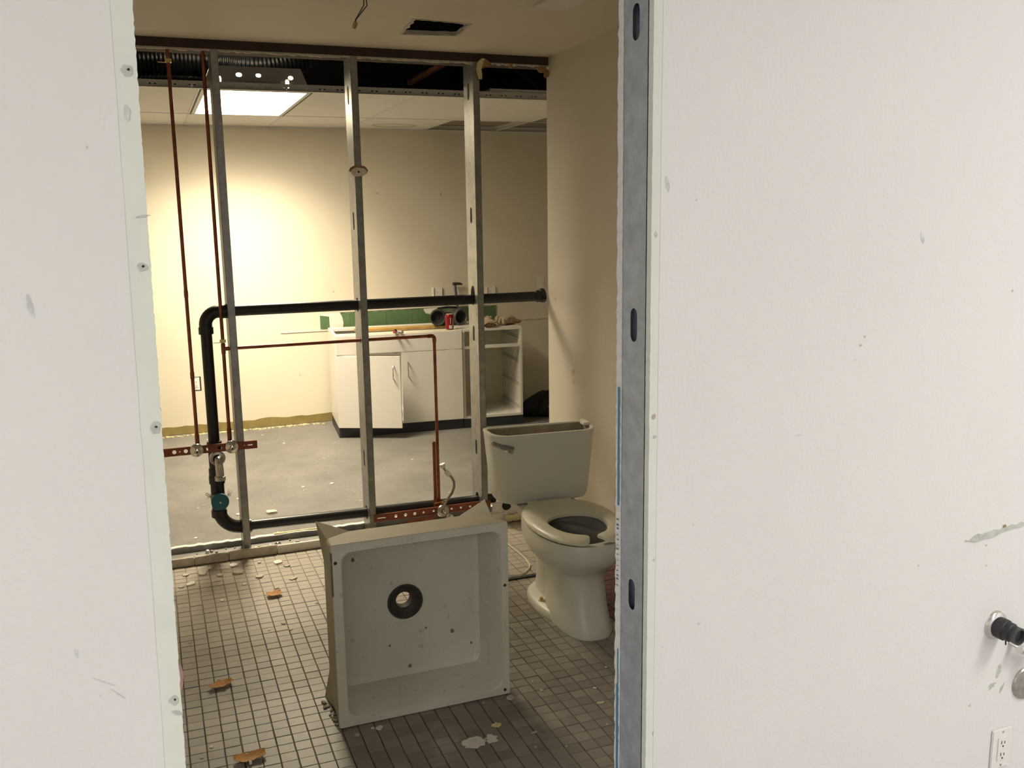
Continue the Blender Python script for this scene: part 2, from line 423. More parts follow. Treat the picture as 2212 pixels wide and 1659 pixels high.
struct('wall_front', MB().box(-.6, 2.15, 1.75, 1.807, 2.76, ZDECK), 'plenum')
# dark sheet on the back wall above the suspended ceiling
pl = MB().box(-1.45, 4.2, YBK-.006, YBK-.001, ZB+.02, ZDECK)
struct('trim_1', pl, 'plenum', 'dark wall zone above the suspended ceiling')
# baseboard remnant
bo = []
r = random.Random(12)
for k in range(60): bo.append((-1.4+k*2.75/59, .075+r.uniform(-.007, .007)+.002*math.sin(k*.7)))
struct('baseboard_back', MB().plate([(-1.4, .012), (1.35, .012)]+bo[::-1], [], 'y', YBK-.005, .0045), 'olive_base', 'olive adhesive band left where the baseboard was torn off')

# suspended ceiling: tees and tiles ---------------------------------
def tee(name, x0, x1, y0, y1, label=None):
    m = MB().box(x0, x1, y0, y1, ZB-.002, ZB+.001)
    if x1-x0 > y1-y0: m.box(x0, x1, (y0+y1)/2-.001, (y0+y1)/2+.001, ZB, ZB+.036)
    else: m.box((x0+x1)/2-.001, (x0+x1)/2+.001, y0, y1, ZB, ZB+.036)
    return struct(name, m, 'grid_white', label)
XJ = [.34+.61*k for k in range(-3, 7)]
YJ = [5.482, 6.72]
# main runner in view with its punched web
hs = []
for k in range(44):
    x = -1.0+k*.1
    for dx in (-.013, .013): hs.append(slot(x+dx, ZB+.017, .012, .007, 4))
    hs.append(slot(x, ZB+.009, .004, .009, 3))
    for dx in (-.045, -.02, .028): hs.append(slot(x+dx, ZB+.0335, .004, .0035, 3))
mr = struct('trim_2', MB().plate(rect(-1.44, 4.19, ZB, ZB+.038), hs, 'y', 5.468, .0012).box(-1.44, 4.19, 5.456, 5.481, ZB-.002, ZB), 'grid_white', 'punched steel main runner at the open edge of the grid')
tee('trim_3', -1.44, 4.19, 6.708, 6.732)
for x in XJ:
    if -1.4 < x < 4.15: tee('trim_4', x-.012, x+.012, 5.482, 7.478)
tee('trim_5', -1.44, 4.19, 7.455, 7.478)
ceil_t = struct('ceiling', MB().box(-1.45, 4.2, 7.4775, 7.479, ZB-.012, ZB+.02), 'grid_white', 'suspended tile ceiling of the back room')
for i in range(len(XJ)-1):
    x0, x1 = XJ[i], XJ[i+1]
    for j, (y0, y1) in enumerate(((5.482, 6.72), (6.72, 7.478))):
        if j == 0 and abs(x0-.34) < .01: continue            # light fixture
        if (j == 1 and x0 > 2.1) or x0 > 2.7:                # added brown panels at missing tiles, coloured as the dim plenum
            obj('ceiling_tile', MB().box(x0+.012, min(x1-.012, 4.19), y0+.012, y1-(.10 if j else .012), ZB+.030, ZB+.045), 'panel_dim', ceil_t, smooth=0)
            continue
        obj('ceiling_tile', MB().box(x0+.004, min(x1-.004, 4.19), y0+.004, y1-.004, ZB+.001, ZB+.016), 'tile_accoustic', ceil_t, smooth=0)
# stain ring on a tile
c = onz(836, 277, ZB)
obj('water_stain', MB().plate([(c.x+.17*math.cos(q), min(7.45, 7.2+.12*math.sin(q))) for q in [k*math.pi/12 for k in range(24)]], [[(c.x+.15*math.cos(q), min(7.44, 7.2+.10*math.sin(q))) for q in [k*math.pi/12 for k in range(24)]]], 'z', ZB-.0003, .001), 'patch_tan', ceil_t, smooth=0)

# stripped partition: top plate, sill remains ------------------------
struct('trim_6', MB().box(-.5, XW+.1, YP0, YP1, 2.392, ZC+.015), 'red_lead', 'brown painted top track of the stripped partition')
m = MB(); r = random.Random(8)
pts = [(-.5, 2.384)]+[(-.5+k*2.5/120, 2.384+r.uniform(-.004, .003)) for k in range(121)]+[(2.0, 2.393), (-.5, 2.393)]
struct('trim_7', MB().plate(pts, [], 'y', YP0+.002, .014), 'plaster_dirty', 'ragged drywall edge under the top track')
# sill: row of base tiles in front, steel track, back board strip
sill = struct('trim_8', MB().box(-.5, XW, 4.552, 4.70, 0, .004).box(-.5, XW, 4.551, 4.553, 0, .03).box(-.5, XW, 4.699, 4.701, 0, .03), 'galv_old', 'steel bottom track on the floor')
xs = [-.5, -.2, .1, .26, .49, .80, 1.1, 1.4, 1.72, 1.99]
for a, b in zip(xs[:-1], xs[1:]):
    obj('base_tile', MB().box(a+.0015, b-.0015, 4.508, 4.524, 0, .042+rd.uniform(-.004, .004)), 'plaster_dirty' if rd.random() < .4 else 'plaster', sill, bevel=.002)
pts = [(-.5, 0), (1.99, 0)]+[(1.99-k*2.49/110, .032+r.uniform(-.003, .003)) for k in range(111)]
obj('board_strip', MB().plate([(q[0], max(0, q[1])) for q in pts], [], 'y', 4.703, .030), 'plaster', sill, smooth=0)
pts = [(-.5, 0), (1.99, 0)]+[(1.99-k*2.49/110, .024+r.uniform(-.006, .012)) for k in range(111)]
obj('board_strip', MB().plate(pts, [], 'y', 4.526, .013), 'gyp_core', sill, smooth=0)

# marks on the front walls --------------------------------------------
def wallmark(name, wall, x, y, w, h, mat, seed, rot=0, th=.0006, Y=YF-.0008, j=.45, n=12):
    c = ony(x, y, Y); k = 1/1.664/1.2*0+Y/FPX*1.08
    pts = blob(0, 0, w*k, h*k, seed, n, j); q = math.radians(rot)
    pts = [(c.x+a*math.cos(q)-b*math.sin(q), c.z+a*math.sin(q)+b*math.cos(q)) for a, b in pts]
    return obj(name, MB().plate(pts, [], 'y', Y-th, th), mat, wall, smooth=0)
for i, (x, y, w_, h_) in enumerate(((276, 152, 26, 26), (308, 577, 20, 20), (336, 924, 24, 28), (377, 1513, 22, 24))):
    wallmark('screw_patch', wl, x, y, w_, h_, 'patch_grey', 20+i)
    wallmark('screw_hole', wl, x+1, y-2, 6, 6, 'dark_slot', 30+i, Y=YF-.0014, th=.0005)
wallmark('crack', wl, 308, 467, 34, 5, 'patch_grey', 41, 8); wallmark('crack', wl, 384, 1540, 26, 10, 'patch_grey', 42, -25)
wallmark('scuff_mark', wl, 275, 243, 10, 34, 'scuff', 43); wallmark('scuff_mark', wl, 65, 662, 14, 46, 'scuff_blue', 44, 8)
wallmark('scuff_mark', wl, 224, 1473, 52, 4, 'scuff', 45, -32); wallmark('scuff_mark', wl, 258, 1500, 46, 4, 'scuff', 145, -46)
wallmark('scuff_mark', wl, 165, 1412, 9, 24, 'scuff_blue', 46)
wallmark('scuff_mark', wl, 188, 318, 6, 6, 'scuff', 47); wallmark('scuff_mark', wl, 217, 1504, 4, 8, 'scuff', 48)
for i, (x, y, w_, h_, mt) in enumerate(((1412, 900, 13, 18, 'patch_tan'), (1414, 944, 14, 10, 'patch_grey'), (1417, 506, 12, 18, 'patch_grey'), (1412, 1210, 7, 9, 'patch_grey'), (1412, 1584, 9, 20, 'patch_tan'))):
    wallmark('screw_patch', wr, x, y, w_, h_, mt, 60+i, Y=YF)
for i, (x, y, d) in enumerate(((1868, 727, 9), (1859, 746, 9), (2187, 628, 9), (2130, 1178, 8), (2130, 1222, 9), (1984, 1222, 6), (2095, 1524, 11), (1504, 432, 4), (1432, 1398, 3), (1848, 778, 4), (1497, 1133, 4))):
    wallmark('nail_hole', wr, x, y, d, d, 'patch_grey', 80+i)
wallmark('scuff_mark', wr, 1442, 398, 14, 40, 'scuff', 95, 10); wallmark('scuff_mark', wr, 1993, 515, 14, 40, 'scuff_blue', 96, 20)
wallmark('scuff_mark', wr, 1725, 940, 20, 6, 'scuff', 97); wallmark('scuff_mark', wr, 1510, 1347, 14, 7, 'scuff', 98)
wallmark('scuff_mark', wr, 2142, 1482, 44, 24, 'patch_grey', 99, 20, j=.6, n=22); wallmark('scuff_mark', wr, 2157, 1450, 22, 62, 'patch_grey', 100, -18, j=.6, n=22)
wallmark('scuff_mark', wr, 2164, 1486, 12, 44, 'patch_grey', 101, -30)
# plaster ridge
c0, c1 = ony(2084, 1168, YF), ony(2230, 1128, YF); pts = []
r = random.Random(77)
up = [(c0.x+(c1.x-c0.x)*k/16, c0.z+(c1.z-c0.z)*k/16+(.008 if k > 1 else 0)+r.uniform(-.003, .003)) for k in range(17)]
dn = [(c0.x+(c1.x-c0.x)*k/16, c0.z+(c1.z-c0.z)*k/16-(.006 if 1 < k < 8 else -.001)+r.uniform(-.003, .001)) for k in range(17)]
obj('plaster_ridge', MB().plate(dn+up[::-1], [], 'y', YF-.0055, .005), 'patch_grey', wr, smooth=0)
wallmark('rust_spot', wr, 2171, 1137, 15, 12, 'brown_paper', 110, Y=YF-.003)
# blue tape and print on the raw board edge at the opening
for y0, y1, wd in ((835, 1090, .006), (1398, 1475, .003), (1475, 1670, .007)):
    a, b = ony(1340, y0, 1.79), ony(1340, y1, 1.79)
    obj('blue_tape', MB().box(XO-.0062, XO-.0054, 1.785, 1.785+wd, b.z, a.z), 'tape_blue', wr, smooth=0)
r = random.Random(5); zz = ony(1340, 1120, 1.79).z
for k in range(14):
    z = zz-.012*k-r.uniform(0, .004); obj('ink_print', MB().box(XO-.006, XO-.0054, 1.787, 1.787+r.uniform(.004, .009), z, z+r.uniform(.001, .004)), 'ink', wr, smooth=0)

# ================================================================== STUDS
def make_stud(x, y0, y1, z0, z1, holes, hw, hh, mat, label, group=None, extra=(), cut=()):
    t = thing('steel_stud', (x, (y0+y1)/2, z0), label, 'stud', group)
    yc = (y0+y1)/2
    hl = [slot(yc, z, hw, hh, 7) for z in holes]+list(cut)
    obj('web', MB().plate(rect(y0, y1, z0, z1), hl, 'x', x, .0012), mat, t, smooth=0)
    for yy, s in ((y0, 1), (y1, -1)):
        obj('flange', MB().box(x, x+.034, min(yy, yy+s*.0012), max(yy, yy+s*.0012), z0, z1).box(x+.0328, x+.034, min(yy, yy+s*.008), max(yy, yy+s*.008), z0, z1), mat, t, smooth=0)
    for (sx, sz) in extra:
        obj('screw', MB().lathe([(.0001, -.003), (.0035, -.002), (.004, 0)], (x+sx, y0, sz), (0, 1, 0), 10), 'chrome_dull', t)
    return t
hz = [ony(1370, 48, 1.736).z, ony(1365, 702, 1.736).z, ony(1362, 1283, 1.736).z]
make_stud(XO, 1.6823, 1.783, 0, ZT-.002, hz+[hz[2]-.61], .030, .072, 'galv', 'bright galvanised stud with long slots edging the drywall opening')
zs = [ony(1018, 465, 4.626).z, ony(1024, 720, 4.626).z, ony(1031, 965, 4.626).z, ony(1013, 198, 4.626).z]
def pipecut(z, ry=.032, rz=.036): return [(4.626+ry*math.cos(2*math.pi*k/14), z+rz*math.sin(2*math.pi*k/14)) for k in range(14)]
XS = [ony(499, 655, YP0).x-.017, ony(785.5, 640, YP0).x-.017, ony(1038.5, 640, YP0).x-.017]
ZV = 1.205                       # vent height
def zdrain(x): return .128-.022*(x-.42)/1.16
def scr(y0, i): return [(.017, ony(x, y, YP0).z) for x, y in y0]
make_stud(XS[0], YP0, YP1, .004, 2.392, [], .038, .10, 'galv_old', 'steel stud beside the copper risers', 'stripped partition studs', scr([(470, 200), (475, 350), (507, 780), (525, 1015)], 0), [pipecut(ZV), pipecut(zdrain(.39)), circ(4.59, ony(505, 747, 4.59).z, .014)])
make_stud(XS[1], YP0, YP1, .004, 2.392, [z+.02 for z in (2.2, 1.6, .39)], .03, .09, 'galv_old', 'steel stud with a drywall chunk stuck to its face', 'stripped partition studs', scr([(795, 880), (801, 1035)], 0), [pipecut(ZV), pipecut(zdrain(.98)), circ(4.59, ony(780, 736, 4.59).z, .014)])
make_stud(XS[2], YP0, YP1, .004, 2.392, zs, .03, .082, 'galv_old', 'steel stud with yellow insulation at its top, behind the toilet', 'stripped partition studs', scr([(1042, 745), (1045, 857)], 0), [pipecut(ZV+.02, .034, .052), pipecut(zdrain(1.58), .034, .045)])
# drywall chunk on the middle stud
c = ony(773, 369, 4.54)
t = thing('drywall_chunk', (c.x, 4.545, c.z-.025), 'broken drywall chunk with brown paper screwed on a stud', 'drywall piece')
obj('gypsum', MB().plate(blob(c.x, c.z-.006, .088, .046, 3, 14, .2), [], 'y', 4.524, .012), 'plaster', t, smooth=0)
obj('paper_face', MB().plate(blob(c.x+.004, c.z, .096, .060, 4, 14, .2), [], 'y', 4.5365, .013), 'brown_paper', t, smooth=0)
obj('screw', MB().lathe([(.0001, -.002), (.005, -.001), (.005, .001)], (c.x, 4.523, c.z-.006), (0, 1, 0), 10), 'dark_slot', t)
# insulation tuft
def tuft(name, c, sx, sy, sz, seed, mat, label, cat, group=None, n=10, m=8, j=.3):
    r = random.Random(seed); rings = []
    for i in range(m+1):
        th = math.pi*i/m; rings.append([(c[0]+sx*math.sin(th)*math.cos(2*math.pi*k/n)*(1-j*r.random()), c[1]+sy*math.sin(th)*math.sin(2*math.pi*k/n)*(1-j*r.random()), c[2]+sz*(1+math.cos(th)*(1-.3*j*r.random()))) for k in range(n)])
    return obj(name, MB().loft(rings), mat, None, smooth=60, label=label, cat=cat, group=group)
c = ony(1040, 150, 4.53)
mt = MB()
t = thing('insulation_tuft', (c.x+.02, 4.53, c.z-.09), 'yellow insulation tuft hanging on a stud under the ceiling', 'insulation')
r = random.Random(15)
def strip(pts, ws, mat, nm):
    L_ = [ony(x-w_/2+r.uniform(-1, 1), y+r.uniform(-1.5, 1.5), 4.536) for (x, y), w_ in zip(pts, ws)]; R2 = [ony(x+w_/2+r.uniform(-1, 1), y+r.uniform(-1.5, 1.5), 4.536) for (x, y), w_ in zip(pts, ws)]
    obj(nm, MB().plate([(p.x, p.z) for p in L_]+[(p.x, p.z) for p in R2[::-1]], [], 'y', 4.524+r.uniform(-.003, .003), .014), mat, t, bevel=.003)
strip([(1043, 128), (1038, 134), (1034, 142), (1033, 151), (1035, 160), (1038, 172)], [8, 14, 13, 10, 9, 6], 'insul', 'hanging_shred')
strip([(1046, 129), (1048, 135), (1047, 142), (1040, 148)], [10, 12, 10, 5], 'brown_paper', 'torn_paper')

# ================================================================== PLUMBING
def arc(c, r, a0, a1, plane='xz', n=9):
    out = []
    for k in range(n+1):
        q = math.radians(a0+(a1-a0)*k/n)
        out.append((c[0]+r*math.cos(q), c[1], c[2]+r*math.sin(q)) if plane == 'xz' else (c[0], c[1]+r*math.cos(q), c[2]+r*math.sin(q)))
    return out
YPI = 4.626; RP = .0265; xv = .236
t = thing('drain_pipe', (xv, YPI, .0), 'black plastic drain and vent loop running through the studs', 'pipe')
t.location.z = .08; WL[t.name] = Vector((xv, YPI, .08))
zt, zbend = ZV, .128
obj('vent_pipe', MB().tube([(xv+.08, YPI, ZV), (XW-.005, YPI, ZV)], RP), 'abs_black', t)
obj('vent_elbow', MB().tube([(xv, YPI, ZV-.10), (xv, YPI, ZV-.062)]+arc((xv+.062, YPI, ZV-.062), .062, 180, 90)+[(xv+.10, YPI, ZV)], RP+.004).tube([(xv, YPI, ZV-.105), (xv, YPI, ZV-.072)], RP+.008).tube([(xv+.072, YPI, ZV), (xv+.105, YPI, ZV)], RP+.008), 'abs_black', t)
obj('riser_pipe', MB().tube([(xv, YPI, .30), (xv, YPI, ZV-.09)], RP), 'abs_black', t)
obj('wall_coupling', MB().tube([(XW-.055, YPI, ZV), (XW-.025, YPI, ZV)], RP+.006).tube([(XW-.026, YPI, ZV+.002), (XW-.004, YPI, ZV+.004)], RP+.012), 'abs_black', t)
ztee = .50
obj('sanitary_tee', MB().tube([(xv, YPI, ztee-.09), (xv, YPI, ztee+.07)], RP+.005).tube([(xv, YPI, ztee-.095), (xv, YPI, ztee-.06)], RP+.009).tube([(xv, YPI, ztee+.045), (xv, YPI, ztee+.075)], RP+.009).tube([(xv, YPI, ztee), (xv, YPI-.06, ztee)], RP+.004), 'abs_black', t)
zc_ = .288
cl = obj('cleanout_tee', MB().tube([(xv, YPI, zc_-.085), (xv, YPI, zc_+.12)], RP+.006).tube([(xv, YPI, zc_+.075), (xv, YPI, zc_+.115)], RP+.011).tube([(xv, YPI, zc_-.095), (xv, YPI, zc_-.058)], RP+.011).tube([(xv, YPI, zc_), (xv, YPI-.06, zc_)], RP+.010), 'abs_black', t)
cap = obj('cleanout_plug', MB().lathe([(.0001, -.018), (.0405, -.018), (.042, -.014), (.042, 0)], (xv+.004, YPI-.058, zc_-.002), (0, 1, 0), 30, (False, True)), 'blue_cap', cl, label='blue round cleanout plug')
obj('square_head', MB().tube([(xv+.004, YPI-.084, zc_-.002), (xv+.004, YPI-.074, zc_-.002)], .006, 4), 'print_white', cap)
# hair-like fibres at the cleanout
fib = MB(); r = random.Random(4)
for k in range(34):
    sgn = -1 if k % 2 else 1
    a = Vector((xv+.004+sgn*.036, YPI-.062, zc_+.028+r.uniform(-.008, .010))); b = a+Vector((sgn*r.uniform(.008, .032), r.uniform(-.012, .0), r.uniform(-.012, .022)))
    fib.tube([a, (a+b)/2+Vector((0, 0, r.uniform(-.004, .004))), b], .0007, 3)
obj('fibre_fringe', fib, 'plaster_dirty', cl, smooth=0, kind='stuff')
bp = arc((xv+.10, YPI, .228), .10, 180, 270)
obj('long_bend', MB().tube([(xv, YPI, .26)]+bp+[(xv+.15, YPI, .128)], RP+.006).tube([(xv+.105, YPI, .128), (xv+.145, YPI, .128)], RP+.010), 'abs_black', t)
obj('drain_run', MB().tube([(xv+.11, YPI, .128), (XS[2]+.10, YPI, zdrain(XS[2]+.10))], RP), 'abs_black', t)
# chrome trap arm in the tee
ta = thing('trap_arm', (xv, YPI-.06, ztee-.06), 'chrome trap arm elbow with slip nuts out of the black drain', 'pipe fitting')
yy = YPI-.062
obj('slip_nut', MB().lathe([(.030, .004), (.036, .002), (.037, -.012), (.033, -.022), (.022, -.024)], (xv+.006, yy-.003, ztee+.006), (0, 1, 0), 24), 'chrome_dull', ta)
el = [(xv+.008, yy-.010, ztee+.004), (xv+.008, yy-.035, ztee+.004)]+[(xv+.008, yy-.035-.028*math.sin(q), ztee+.004-.028*(1-math.cos(q))) for q in [math.radians(15*k) for k in range(1, 7)]]+[(xv+.009, yy-.063, ztee-.085)]
obj('tube_elbow', MB().tube(el, .0185, 18), 'chrome_dull', ta)
obj('end_collar', MB().lathe([(.019, .016), (.025, .014), (.025, -.006), (.018, -.006)], (xv+.009, yy-.063, ztee-.085), (0, 0, 1), 20), 'chrome_dull', ta)

YCU = 4.588; RC = .0082
def clip(par, x, z, s=-1):
    k = obj('pipe_clip', MB().box(x-.014, x+.014, YCU-.012, YCU+.012, z-.006, z+.010).box(min(x, x+s*.045), max(x, x+s*.045), YCU-.003, YCU+.002, z-.007, z-.004), 'brass', par, bevel=.001, label='brass pipe clip')
    return k
za = ony(424, 960, YCU).z
xa, xb = ony(393, 520, YCU).x, ony(466, 520, YCU).x
t = thing('copper_pipe', (xa, YCU, za), 'single copper riser pipe farther from the studs, coupled twice', 'pipe')
obj('riser_pipe', MB().tube([(xa, YCU, za-.01), (xa, YCU, 2.391)], RC), 'copper', t)
for y in (635, 812): z = ony(402, y, YCU).z; obj('coupling', MB().tube([(xa, YCU, z-.016), (xa, YCU, z+.016)], RC+.0016), 'copper', t)
obj('drop_elbow', MB().tube([(xa, YCU, za+.05), (xa, YCU, za+.0)]+[(xa, YCU-.018*(1-math.cos(q)), za-.018*math.sin(q)) for q in [math.radians(18*k) for k in range(1, 6)]]+[(xa, YCU-.042, za-.018)], RC+.0022), 'copper', t)
clip(t, xa, ony(362, 132, YCU).z)
zb = ony(498, 950, YCU).z; ztee2 = ony(486, 748, YCU).z; zel = ony(937, 730, YCU).z; xel = ony(940, 800, YCU).x
zbr = (ztee2+zel)/2
t = thing('copper_pipe', (xb, YCU, .11), 'copper riser with a tee and a branch dropping beside the drain', 'pipe')
obj('riser_pipe', MB().tube([(xb, YCU, zb-.01), (xb, YCU, 2.391)], RC), 'copper', t)
obj('branch_tee', MB().tube([(xb, YCU, zbr-.024), (xb, YCU, zbr+.024)], RC+.002).tube([(xb, YCU, zbr), (xb+.03, YCU, zbr)], RC+.002), 'copper', t)
obj('branch_pipe', MB().tube([(xb+.01, YCU, zbr), (xel-.01, YCU, zbr)], RC), 'copper', t)
obj('elbow', MB().tube([(xel-.035, YCU, zbr), (xel-.016, YCU, zbr)]+arc((xel-.016, YCU, zbr-.016), .016, 90, 0)+[(xel, YCU, zbr-.035)], RC+.002), 'copper', t)
obj('drop_pipe', MB().tube([(xel, YCU, zbr-.02), (xel, YCU, .115)], RC), 'copper', t)
obj('drop_elbow', MB().tube([(xb, YCU, zb+.06), (xb, YCU, zb+.0)]+[(xb, YCU-.018*(1-math.cos(q)), zb-.018*math.sin(q)) for q in [math.radians(18*k) for k in range(1, 6)]]+[(xb, YCU-.042, zb-.018)], RC+.0022), 'copper', t)
obj('air_chamber', MB().tube([(xel-.019, YCU, .115), (xel-.019, YCU, .462), (xel-.019, YCU, .468)], [RC+.001, RC+.001, RC-.003]), 'copper', t)
obj('supply_tee', MB().tube([(xel-.019, YCU, .10), (xel-.019, YCU, .16)], RC+.002).tube([(xel-.03, YCU, .118), (xel+.03, YCU, .118)], RC+.002).tube([(xel, YCU, .10), (xel, YCU, .15)], RC+.0025), 'copper', t)
clip(t, xb, ony(482, 740, YCU).z+.006)
obj('ground_wire', MB().tube([(xel-.03, YCU-.02, .135), (xel+.01, YCU-.03, .142), (xel+.05, YCU-.035, .158)], .003, 6), 'brass', t)

# perforated copper straps and chrome escutcheons
def strap(x0, x1, z0, z1, holes, label, y=YP0-.004):
    zm = lambda x: z0+(z1-z0)*(x-x0)/(x1-x0); hh = .0195
    hl = []
    for kind, x, rr in holes:
        hl.append(circ(x, zm(x), rr, 12) if kind == 'o' else rect(x-rr, x+rr, zm(x)-.0022, zm(x)+.0022))
    t = thing('pipe_strap', ((x0+x1)/2, y, min(z0, z1)-hh), label, 'pipe strap')
    obj('strip', MB().plate([(x0, z0-hh), (x1, z1-hh), (x1, z1+hh), (x0, z0+hh)], hl, 'y', y, .0014).box(x0, x1, y, y+.008, z0+hh-.0012, z0+hh), 'copper_strap', t, smooth=0)
    return t
a, b = ony(372, 974, 4.545), ony(556, 963, 4.545)
hx = lambda p, y=970: ony(p, y, 4.545).x
L1 = [('o', hx(376), .0095), ('o', hx(401), .0095), ('o', hx(425), .009), ('o', hx(450), .0095), ('o', hx(475), .0095), ('o', hx(500), .009), ('o', hx(388), .003), ('o', hx(438), .003), ('o', hx(488), .003), ('-', hx(541), .0115), ('o', hx(528), .0028)]
strap(-.02, b.x, (a.z+b.z)/2, (a.z+b.z)/2, L1, 'perforated copper strap holding the two capped supply stubs')
ZS1 = (a.z+b.z)/2
a, b = ony(808, 1120, 4.545), ony(1060, 1089, 4.545)
hy = lambda p: ony(p, 1105, 4.545).x
ZS2 = (a.z+b.z)/2
L2 = [('-', hy(824), .022), ('o', hy(855), .0085), ('o', hy(876), .0085), ('o', hy(896), .0085), ('o', hy(915), .006), ('o', hy(937), .006), ('o', hy(958), .009), ('o', hy(976), .006), ('o', hy(996), .0065), ('o', hy(1016), .0065), ('o', hy(1040), .004)]
strap(a.x, b.x, ZS2, ZS2, L2, 'perforated copper strap between studs carrying the toilet supply')
obj('copper_offcut', MB().plate([(hy(868), .055), (hy(935), .055), (hy(945), .085), (hy(876), .076)], [], 'y', 4.53, .002), 'copper_strap', None, smooth=0, label='torn copper strip hanging below the supply strap', cat='metal strip')
def esc(c, r, mat='chrome', label=None, stub=True, group=None):
    c = Vector(c); t = thing('escutcheon', c+Vector((0, 0, -r)), label, 'pipe cap', group)
    obj('flange', MB().lathe([(r, .004), (r, 0), (r*.93, -.005), (r*.55, -.010), (r*.40, -.016), (r*.38, -.016)], c, (0, 1, 0), 30), mat, t)
    obj('stub', MB().lathe([(r*.38, -.010), (r*.38, -.028), (r*.30, -.036), (.0001, -.037)], c, (0, 1, 0), 20), mat, t)
    obj('stem_hole', MB().lathe([(.0045, -.0372), (.0045, -.0385), (.0001, -.0385)], c, (0, 1, 0), 10), 'dark_slot', t)
    return t
c = ony(425, 973, 4.54); esc((c.x, 4.540, ZS1), .0325, label='chrome escutcheon on the strap below the single copper riser')
c = ony(501, 968, 4.54); esc((c.x, 4.540, ZS1), .0325, label='chrome escutcheon on the strap next to the stud')
# supply stop and hose
c = ony(957, 1104, 4.54); xs_, zs_ = c.x, ZS2-.004
t = thing('supply_stop', (xs_, 4.50, zs_-.035), 'chrome stop valve with braided hose ending in a white nut', 'valve')
obj('escutcheon', MB().lathe([(.034, .004), (.034, 0), (.031, -.006), (.016, -.010), (.014, -.012)], (xs_, 4.54, zs_), (0, 1, 0), 28), 'chrome_dull', t)
obj('valve_body', MB().tube([(xs_, 4.535, zs_), (xs_, 4.475, zs_)], .0115, 16).tube([(xs_, 4.49, zs_-.004), (xs_+.004, 4.49, zs_+.038)], .010, 14), 'chrome_dull', t)
obj('valve_handle', MB().lathe([(.0001, -.022), (.012, -.022), (.020, -.016), (.020, -.004), (.012, 0)], (xs_+.012, 4.468, zs_-.014), (0, 1, 0), 18), 'chrome', t)
hp = [Vector((xs_+.004, 4.49, zs_+.03))]+[ony(*q, 4.495) for q in ((961, 1090), (967, 1078), (976, 1066), (981, 1052), (981, 1041), (977, 1033), (971, 1026))]
obj('braided_hose', MB().tube(hp, .0068, 12), 'hose', t)
e0, e1, e2, e3 = ony(971, 1026, 4.495), ony(962, 1017, 4.495), ony(958, 1010, 4.495), ony(955, 1002, 4.495)
obj('paper_label', MB().tube([e0, e1], .0125, 4), 'print_white', t)
obj('hose_ferrule', MB().tube([e1, e2], .007, 10), 'chrome_dull', t)
obj('coupling_nut', MB().tube([e2, e2+(e3-e2)*.4, e3], [.010, .0155, .0155], 8), 'nut_white', t)

# white board and black pipe stub behind the toilet
c = onz(1093, 1100, .02)
t = thing('drywall_offcut', (ony(1092, 1100, 4.54).x, 4.53, .042), 'white drywall offcut with a black pipe hole behind the toilet', 'drywall piece')
a0, a1 = ony(1062, 1092, 4.535), ony(1142, 1100, 4.535); ch = ony(1094, 1096, 4.535)
pt = [(a0.x, .044), (a1.x, .044), (a1.x-.01, a1.z+.02), (ch.x+.05, ch.z+.03), (ch.x-.02, ch.z+.035), (a0.x+.01, a0.z+.01)]
obj('board', MB().plate(pt, [], 'y', 4.533, .012), 'plaster', t, smooth=0)
obj('pipe_hole', MB().lathe([(.0001, -.003), (.026, -.003), (.026, .002)], (ch.x, 4.533, ch.z+.012), (0, 1, 0), 20), 'abs_black', t)

# ================================================================== MOP BASIN
def R3(r2, y): return [(x, y, z) for x, z in r2]
bx0, bx1, bz1, by0, by1 = .4625, 1.0555, .624, 2.775, 2.985
t = thing('mop_basin', ((bx0+bx1)/2, 2.88, 0), 'grey moulded mop basin standing on its side with a dark drain ring', 'sink')
cxb = .742; czb = .318
outer_f = rrect(bx0, bx1, .002, bz1, .006); outer_b = rrect(bx0+.010, bx1-.014, .020, bz1-.030, .02)
inner_f = rrect(bx0+.030, bx1-.024, .027, bz1-.028, .035); inner_b = rrect(bx0+.052, bx1-.050, .052, bz1-.075, .03)
inner_b = rrect(bx0+.050, bx1-.046, .050, bz1-.055, .03)
m = MB()
m.loft([R3(outer_f, by0+.003), R3(rrect(bx0+.002, bx1-.002, .004, bz1-.002, .006), by0), R3(inner_f, by0), R3(rrect(bx0+.034, bx1-.028, .031, bz1-.032, .035), by0+.006), R3(inner_b, by1-.030), R3(rrect(bx0+.066, bx1-.062, .066, bz1-.071, .02), by1-.018)], False, False)
m.plate(rrect(bx0+.0655, bx1-.0615, .0655, bz1-.0705, .02), [circ(cxb, czb, .056, 24)], 'y', by1-.018, .008)
tub = obj('tub', m, 'basin', t, smooth=28)
m = MB(); m.loft([R3(outer_f, by0+.003), R3(outer_b, by1-.006), R3(rrect(bx0+.016, bx1-.02, .026, bz1-.036, .02), by1)], False, False)
m.plate(rrect(bx0+.0155, bx1-.0195, .0255, bz1-.0355, .02), [circ(cxb, czb, .052, 24)], 'y', by1-.002, .003)
obj('outer_shell', m, 'basin_side', t, smooth=28)
